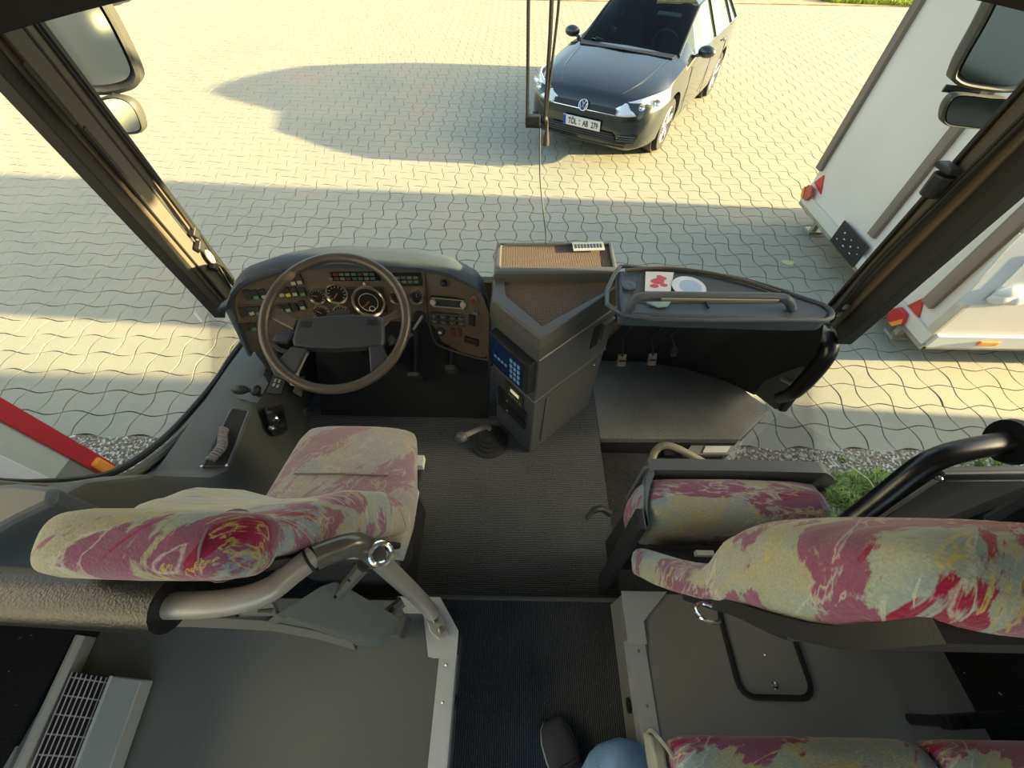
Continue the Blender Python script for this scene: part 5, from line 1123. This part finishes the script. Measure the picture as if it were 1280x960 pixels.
# knee panel hanging under the rail
kpn = thing('partition_panel', 'grey moulded partition panel bolted under the guard rail', 'panel', P(380, 780, z=.6))
pz = .66
pq = [(120, 768, .80), (345, 768, .80), (402, 732, .78), (420, 725, .76), (430, 731, .74), (497, 770, .56), (482, 795, .56), (470, 805, .56), (440, 803, .58), (395, 789, .62), (330, 778, .70), (230, 770, .78)]
pts = [P(a, b, z=z_) for a, b, z_ in pq]
MB().prism(pts[1:-1] , (0, -.004, -.03)).build('panel', m_panel, kpn, bevel=.004)
lw = [(-60, 765, .82), (120, 768, .82), (230, 770, .80), (330, 776, .72), (395, 789, .64), (440, 803, .58)]
up = [P(a, b, z=z_) for a, b, z_ in lw]; dn = [p + V((0, -.012 * 1.0, -.04)) for p in up]
lp = MB(); lp.loft([[a, a + V((0, .02, 0)), b + V((0, .02, 0)), b] for a, b in zip(up, dn)]); lp.build('lower_lip', mat('panel_lip', (.17, .16, .14), .35), kpn, smooth=True)
ws = [(345, 766, .8), (200, 764, .82), (-60, 758, .84)]
wpn = MB().prism([P(-60, 752, z=.84), P(340, 752, z=.82), P(345, 768, z=.80), P(230, 770, z=.80), P(-60, 764, z=.82)], (0, .0, -.02)); wpn.build('upper_band', m_panel, kpn, bevel=.003)
for (a, b), (c_, d_), z0, z1 in (((455, 707), (415, 753), .80, .70), ((503, 752), (470, 778), .55, .56)):
    MB().tube([P(a, b, z=z0), P(c_, d_, z=z1)], [.014, .011], 8).build('bracket', mat('bracket_grey', (.10, .10, .095), .4), kpn)
    for t in (.35, .8): MB().sphere(P(a, b, z=z0).lerp(P(c_, d_, z=z1), t) + V((0, -.003, .012)), .005, 8).build('bolt', m_matte, kpn)
MB().prism([P(500, 775, z=ZP + .01), P(515, 772, z=ZP + .01), P(505, 800, z=ZP + .01), P(492, 798, z=ZP + .01)], (0, 0, .06)).build('bracket_foot', mat('bracket_grey', (.10, .10, .095), .4), kpn, bevel=.003)
MB().prism([P(324, 762, z=.84), P(346, 760, z=.84), P(340, 768, z=.84), P(322, 768, z=.84)], (0, 0, .006)).build('clip', m_panel, kpn, bevel=.002)
MB().tube([P(-60, 757, z=.82), P(300, 762, z=.8)], .012, 8).build('stay', m_matte, kpn)

# ---- heater channel and grille on the left podium
ht = thing('floor_heater', 'wall heater with white wire grille and pale metal cover', 'heater', (-1.1, -.05, ZP))
zh = ZP + .05
ca = [P(89, 789, z=zh), P(104, 795, z=zh), P(28, 965, z=zh), P(5, 965, z=zh)]
dv = (ca[3] - ca[0]); ca[2] = ca[1] + dv; 
MB().prism(ca, (0, 0, -.045)).build('channel_base', mat('heater_grey', (.26, .28, .25), .45), ht)
for a in (0, 1):
    p = (ca[0], ca[1])[a]; MB().hexa([p, p + V((.006, 0, 0)), p + V((.006, 0, 0)) + dv, p + dv], [x + V((0, 0, .025 if a else .008)) for x in (p, p + V((.006, 0, 0)), p + V((.006, 0, 0)) + dv, p + dv)]).build('channel_flange', mat('flange_pale', (.50, .53, .50), .4), ht)
gq = [P(92, 840, z=zh - .01), P(141, 848, z=zh - .01)]
g2 = [P(40, 962, z=zh - .01), P(96, 965, z=zh - .01)]
MB().prism([gq[0], gq[1], g2[1], g2[0]], (0, 0, -.035)).build('grille_pit', m_matte, ht)
for k in range(9):
    t = k / 8; MB().tube([gq[0].lerp(gq[1], t) + V((0, 0, .004)), g2[0].lerp(g2[1], t) + V((0, 0, .004))], .0016, 5).build('grille_wire', mat('wire_pale', (.55, .5, .52), .4), ht)
for k in range(5):
    t = .06 + k / 5; MB().tube([gq[0].lerp(g2[0], t), gq[1].lerp(g2[1], t)], .0018, 5).build('grille_wire', mat('wire_pale', (.55, .5, .52), .4), ht)
cv = [P(139, 845, z=zh), P(177, 850, z=zh)]; c3 = [P(92, 965, z=zh), P(136, 965, z=zh)]
MB().prism([cv[0], cv[1], c3[1], c3[0]], (0, 0, -.045)).build('heater_cover', mat('heater_cover', (.40, .43, .39), .4), ht, bevel=.003)
MB().tube([cv[0], c3[0]], .004, 6).build('cover_lip', mat('flange_pale', (.50, .53, .50), .4), ht)
wc2 = MB(); wc2.box((XL + .0, -.55, .42), (.05, 1.55, .36)); struct(wc2.build('baseboard_left', c_wall))
wc2 = MB(); q = [P(92, 790, z=ZP + .006), P(5, 965, z=ZP + .006)]; wc2.prism([V((XL, .22, ZP + .001)), V((q[0].x + .01, .22, ZP + .001)), V((q[0].x, q[0].y, ZP + .001)), V((q[1].x, q[1].y, ZP + .001)), V((XL, -.5, ZP + .001))], (0, 0, .008)); struct(wc2.build('trim_9', c_wall))

# ================================================================== GUIDE SEAT (folded cushion + backrest)
gs = thing('guide_seat', 'folding guide seat with the patterned cushion tipped up in a dark tray', 'seat', (.6, .42, 0))
gx0, gx1 = .36, .84
zt = .60
fr = [P(800, 577, z=zt), P(1018, 573, z=zt)]
# cushion: fat rounded block standing on edge
cg = MB(); rg = []
cxg = .60; yg = .415
for x, k_ in ((.348, .45), (.358, .75), (.385, .95), (.43, 1.0), (.60, 1.04), (.77, 1.0), (.815, .93), (.84, .7), (.85, .4)):
    c_ = V((x, yg, .47)); rg.append([c_ + V((0, a * k_, b * (.35 + .65 * k_))) for a, b in sup(.072, .135, 3.0, 30)])
r2 = []
for a in range(len(rg) - 1):
    for q in range(3): r2.append([p.lerp(r, q / 3) for p, r in zip(rg[a], rg[a + 1])])
r2.append(rg[-1]); cg.loft(r2).build('cushion', f_guide, gs, smooth=True, ang=70)
tp = [V((.352, .345, .575)), V((.36, .41, .585)), V((.385, .468, .60)), V((.41, .482, .602)), V((.80, .482, .602)), V((.855, .478, .60)), V((.862, .455, .60))]
trm = MB(); trm.loft([[p, p + V((0, 0, .012)), p + V((.0 if 1 < i < 5 else (.0), .034, .010)), p + V((0, .034, -.06)), p + V((0, 0, -.06))] for i, p in enumerate(spl(tp, 4))]); trm.build('tray_rim', mat('tray_grey', (.095, .108, .125), .4), gs, smooth=True, ang=30)
MB().prism([V((.375, .50, .35)), V((.855, .50, .35)), V((.855, .50, .602)), V((.395, .50, .602)), V((.375, .50, .57))], (0, .014, 0)).build('tray_back', mat('tray_grey', (.095, .108, .125), .4), gs, bevel=.003)
# catch lever at the aisle end
lv_ = P(757, 640, z=.58)
MB().tube(spl([P(733, 648, z=.60), P(742, 638, z=.60), P(752, 636, z=.59), P(762, 642, z=.57)], 4), [.006] * 4 + [.009] * 9, 8).build('catch_lever', m_black, gs, smooth=True)
MB().hexa([V((.325, .285, .02)), V((.345, .285, .02)), V((.345, .34, .02)), V((.325, .34, .02))], [V((.325, .33, .59)), V((.345, .33, .59)), V((.345, .385, .59)), V((.325, .385, .59))]).build('side_leg', m_black, gs, bevel=.004)
MB().box((.60, .40, .24), (.50, .10, .30)).build('seat_base', m_matte, gs, bevel=.01)
MB().box((.60, .315, .45), (.46, .012, .10)).build('rear_cross_bar', m_matte, gs, bevel=.003)
MB().box(P(880, 692, z=.5), (.045, .012, .02)).build('white_clip', m_white, gs)
# backrest : side profile measured along the tilt
def bsec(z_, yb, yfnt, x0, x1, n_=0): return (V(((x0 + x1) / 2, (yb + yfnt) / 2, z_)), WX, V((0, 1, .05)).normalized(), (x1 - x0) / 2, (yfnt - yb) / 2, n_)
def prof(z_, a, b, x0, x1, bc=None):   # a: rear edge, b: front edge of the side bolster, bc: front of the middle
    yb_, yt_ = P(*a, z=z_).y, P(*b, z=z_).y; yc_ = P(b[0], bc, z=z_).y if bc else yt_ - .004
    return bsec(z_, yb_, yc_, x0, x1, yt_ - yc_)
sg = [prof(.52, (788, 724), (785, 664), .312, .80, 704), prof(.62, (812, 738), (812, 674), .322, .82, 712), prof(.70, (838, 747), (842, 692), .333, .84, 720), prof(.78, (866, 757), (876, 700), .343, .86, 718), prof(.835, (888, 764), (890, 684), .350, .87, 690), prof(.88, (912, 774), (914, 657), .357, .87, 660), prof(.93, (940, 786), (936, 644), .362, .87), prof(.98, (972, 797), (965, 642), .368, .86), prof(1.04, (1020, 807), (1008, 645), .374, .84), prof(1.10, (1075, 804), (1075, 650), .385, .81), prof(1.15, (1140, 798), (1150, 652), .40, .79)]
gb_ = MB(); taper_loft(gb_, dens(sg, 4), 3.2, 40).build('backrest', f_gback, gs, smooth=True, ang=75)
shl = MB(); pl = []
for s_ in sg[2:]:
    y = s_[0].y - s_[4]; pl.append((s_[0].z, y, s_[0].x - s_[3] + .02, s_[0].x + s_[3] - .02))
shl.loft([[V((x0, y - .004, z_)), V((x1, y - .004, z_)), V((x1, y + .02, z_)), V((x0, y + .02, z_))] for z_, y, x0, x1 in pl]).build('back_shell', m_black, gs, smooth=True, ang=30)
rc = P(885, 766, z=.80)
MB().tube([rc + V((.020 * math.cos(a), .0 - .012 * math.sin(a) * 1.4, .012 * math.sin(a))) for a in [.9 + k * .42 for k in range(12)]], .0035, 8).build('steel_hook', m_chrome, gs, smooth=True)
MB().tube([P(905, 757, z=.8), P(960, 785, z=.8), P(985, 795, z=.84), P(1200, 797, z=.97)], .008, 8).build('frame_tube', m_black, gs)

# ---- hatch lid in the right podium
hq = [P(896, 745, z=ZP), P(935, 873, z=ZP), P(1020, 874, z=ZP), P(990, 745, z=ZP)]
hx0 = P(905, 790, z=ZP).x; hx1 = P(1010, 850, z=ZP).x; hy0 = P(960, 872, z=ZP).y; hy1 = .22
def rr(x0, x1, y0, y1, r, z_):
    out = []
    for cx2, cy2, a0 in ((x1 - r, y1 - r, 0), (x0 + r, y1 - r, 90), (x0 + r, y0 + r, 180), (x1 - r, y0 + r, 270)):
        for k in range(5): a = math.radians(a0 + 22.5 * k); out.append(V((cx2 + r * math.cos(a), cy2 + r * math.sin(a), z_)))
    return out
hat = thing('hatch_lid', 'floor hatch with a black rubber rim in the right podium', 'hatch', ((hx0 + hx1) / 2, (hy0 + hy1) / 2, ZP))
MB().prism(rr(hx0, hx1, hy0, hy1, .035, ZP - .001), (0, 0, .004)).build('lid', m_podium2, hat)
MB().tube(rr(hx0, hx1, hy0, hy1, .035, ZP + .003), .0075, 8, closed=True).build('rubber_rim', m_matte, hat, smooth=True)
MB().lathe(P(968, 857, z=ZP + .003), (0, 0, 1), [(.009, 0), (.009, .004), (.005, .007), (.001, .007)], 16).build('lock', m_steel, hat, smooth=True)
MB().lathe(P(956, 818, z=ZP + .003), (0, 0, 1), [(.003, 0), (.001, .002)], 8).build('rivet', m_steel, hat)
# right podium wall carpet and bars
q = [P(1192, 790, z=ZP + .002), P(1240, 895, z=ZP + .002)]
o = MB().prism([V((q[0].x - .0, .28, ZP + .001)), V((XR + .02, .28, ZP + .001)), V((XR + .02, -.6, ZP + .001)), V((q[1].x, -.6, ZP + .001)), V((q[1].x, q[1].y, ZP + .001))], (0, 0, .01)).build('trim_10', c_wall); struct(o)
o = MB().box((XR + .005, -.44, .50), (.03, 1.66, .48)).build('baseboard_right', c_wall); struct(o)
for zz, a, b, lb in ((.40, (1193, 802), (1300, 790), 'upper'), (.42, (1186, 903), (1300, 897), 'lower')):
    p, p2 = P(*a, z=zz), P(*b, z=zz); t_ = thing('seat_foot_bar', 'black bar on the right podium, the %s of the two in view' % lb, 'bar', p)
    MB().hexa([p + V((0, -.014, -.03)), p2 + V((0, -.014, -.03)), p2 + V((0, .014, -.03)), p + V((0, .014, -.03))], [p + V((0, -.014, 0)), p2 + V((0, -.014, 0)), p2 + V((0, .014, 0)), p + V((0, .014, 0))]).build('bar', m_black, t_, bevel=.003)
    MB().cyl(V((p.x + .04, p.y, ZP)), V((p.x + .04, p.y, zz)), .012, n=10).build('stand', m_black, t_)

# ---- passenger seats at the lower right
def pass_seat(x0, x1, lab, trim):
    ps = thing('passenger_seat', lab, 'seat', ((x0 + x1) / 2, -.25, ZP), 'front row passenger seats')
    c_ = MB(); rg = []; L = x1 - x0
    for t, k_ in ((0, .45), (.02, .75), (.06, .95), (.12, 1), (.5, 1.02), (.88, 1), (.94, .95), (.98, .75), (1, .45)):
        x = x0 + L * t; y1 = -.048; rr_ = []
        for a, b in sup(.20, .062, 3.2, 34): rr_.append(V((x, y1 - .205 + a * (1 - (1 - k_) * .10), (.655) + b * (.4 + .6 * k_) + (.004 if b > 0 else 0))))
        rg.append(rr_)
    c_.loft(rg).build('cushion', f_pass, ps, smooth=True, ang=70)
    MB().box(((x0 + x1) / 2, -.26, .56), (L - .06, .34, .05)).build('seat_pan', m_black, ps, bevel=.01)
    for x in (x0 + .08, x1 - .08): MB().box((x, -.3, (ZP + .54) / 2), (.04, .2, .54 - ZP)).build('leg', m_black, ps, bevel=.004)
    if trim:
        MB().prism([(x0 - .028, -.075, .655), (x0 - .028, -.055, .64), (x0 - .028, -.052, .60), (x0 - .028, -.42, .60), (x0 - .028, -.42, .665)], (.022, 0, 0)).build('side_cover', mat('side_cover', (.36, .36, .31), .5), ps, bevel=.005)
        MB().tube(spl([V((x0 - .02, -.06, .60)), V((x0 - .022, -.048, .64)), V((x0 - .015, -.06, .672)), V((x0, -.08, .68))], 4), .004, 6).build('cover_piping', m_tube, ps, smooth=True)
    return ps
xa = P(842, 915, z=.70).x; xb = P(1162, 915, z=.70).x
s1 = pass_seat(xa, xb - .005, 'front right passenger seat cushion nearer the aisle, patterned fabric', True)
s2 = pass_seat(xb + .0, xb + .44, 'front right passenger seat cushion at the window side, patterned fabric', False)

# ---- right handrail and modesty panel
rr2 = thing('door_handrail', 'thick black handrail rising beside the right doorway', 'handrail', (1.0, .4, .3))
pp_ = [P(1000, 700, z=.45), P(1060, 655, z=.56), P(1110, 616, z=.66), P(1150, 585, z=.73), P(1180, 570, z=.76), P(1215, 561, z=.77), P(1255, 553, z=.77)]
MB().tube(spl(pp_, 6), .026, 16).build('rail', m_handrail, rr2, smooth=True)
fc = P(1262, 552, z=.77); ax = V((1, -.1, .0)).normalized()
MB().lathe(fc - ax * .01, ax, [(.001, -.0), (.03, -.002), (.052, .0), (.056, .014), (.048, .028), (.001, .03)], 28).build('flange', m_handrail, rr2, smooth=True)
mp_ = thing('modesty_panel', 'black partition panel beside the right doorway', 'panel', (1.1, .42, .26))
q = [P(1062, 690, z=.50), P(1178, 592, z=.62), P(1300, 590, z=.62), P(1330, 700, z=.45)]
ypl = P(1178, 592, z=.62).y
q = [P(*a, y=ypl) for a in ((1040, 700), (1178, 592), (1300, 590), (1300, 720))]
MB().prism(q, (0, .02, 0)).build('panel', mat('panel_black', (.010, .013, .012), .45), mp_, bevel=.003)
q0_, q1_ = P(1178, 592, y=ypl), P(1300, 590, y=ypl)
MB().tube([q0_, q1_], .007, 8).build('top_rail', mat('panel_top', (.05, .055, .055), .35), mp_)
MB().tube([P(1180, 601, y=ypl - .004), P(1300, 600, y=ypl - .004)], .003, 6).build('bead', mat('panel_top', (.05, .055, .055), .35), mp_)
MB().tube([P(1088, 655, y=ypl), P(1170, 600, y=ypl)], .006, 8).build('stay_rod', m_tube, mp_)
MB().sphere(P(1174, 598, y=ypl - .01), .008, 8).build('stay_bolt', m_steel, mp_)
MB().tube([P(1235, 650, z=.66), P(1300, 612, z=.74)], .012, 8).build('diagonal_bar', m_black, mp_)
# handle lying in the stairwell
hn = MB(); hn.tube(spl([P(812, 590, z=.02), P(818, 566, z=.05), P(830, 557, z=.08), P(848, 561, z=.08), P(880, 578, z=.05)], 6), .016, 12)
o = hn.build('step_handrail', mat('beige_tube', (.36, .35, .27), .4), smooth=True); tag(o, 'bent beige grab tube in the stairwell in front of the guide seat', 'handrail')
o = MB().box((P(848, 558, z=-.10).x, P(848, 558, z=-.10).y, -.11), (.16, .10, .03)).build('step_box', m_black, None, bevel=.005); tag(o, 'low dark box on the stairwell step behind the beige tube', 'box')

# ================================================================== PERSON (only a foot and a shin in view)
per = thing('person', 'person standing in the aisle, only a dark shoe and blue jeans leg in view', 'person', (.20, -.22, .065))
fz = .066
toe = P(688, 900, z=fz + .03); heel = V((toe.x + .10, toe.y - .235, fz + .03))
dr = (heel - toe).normalized(); sd = V((-dr.y, dr.x, 0))
shp = [(.0, .020, .018), (.012, .034, .030), (.04, .044, .040), (.08, .047, .050), (.12, .043, .062), (.16, .038, .078), (.20, .036, .085), (.24, .033, .08), (.26, .02, .06)]
MB().loft([[toe + dr * t + sd * a + V((0, 0, -.03 + h * .5 + b)) for a, b in sup(w2, h * .5, 2.6, 24)] for t, w2, h in shp]).build('shoe', mat('shoe_cloth', (.045, .045, .055), .85, bump=.3, bscale=300), per, smooth=True, ang=60)
MB().loft([[toe + dr * t + sd * a * 1.06 + V((0, 0, -.028 + z2)) for a, b in sup(w2, .01, 2.6, 24) for z2 in (b,)] for t, w2, h in shp]).build('sole', mat('sole_white', (.55, .53, .5), .7), per, smooth=True)
MB().tube([toe + dr * .10 + sd * .03 + V((0, 0, .03)), toe + dr * .10 + V((0, 0, .037)), toe + dr * .10 - sd * .03 + V((0, 0, .03))], .006, 6).build('strap', mat('shoe_strap', (.02, .03, .035), .6), per, smooth=True)
an = toe + dr * .185 + V((0, 0, .06)); kn_ = P(850, 1030, z=.50); hip = V((.20, -.75, .95))
lg = [an + V((0, 0, .02)), P(765, 966, z=.17), P(798, 972, z=.27), an.lerp(kn_, .75), kn_, kn_.lerp(hip, .35), kn_.lerp(hip, .8)]
rad = [.052, .062, .060, .064, .066, .078, .088]
ps_ = spl(lg, 5); rs = [interp(i / (len(ps_) - 1) * 6, list(range(7)), rad) * (1 + .03 * math.sin(i * 1.9)) for i in range(len(ps_))]
MB().tube(ps_, rs, 22).build('jeans_leg', mat('denim', (.26, .45, .74), .85, var=.22, vscale=14, bump=.4, bscale=250), per, smooth=True, ang=70)
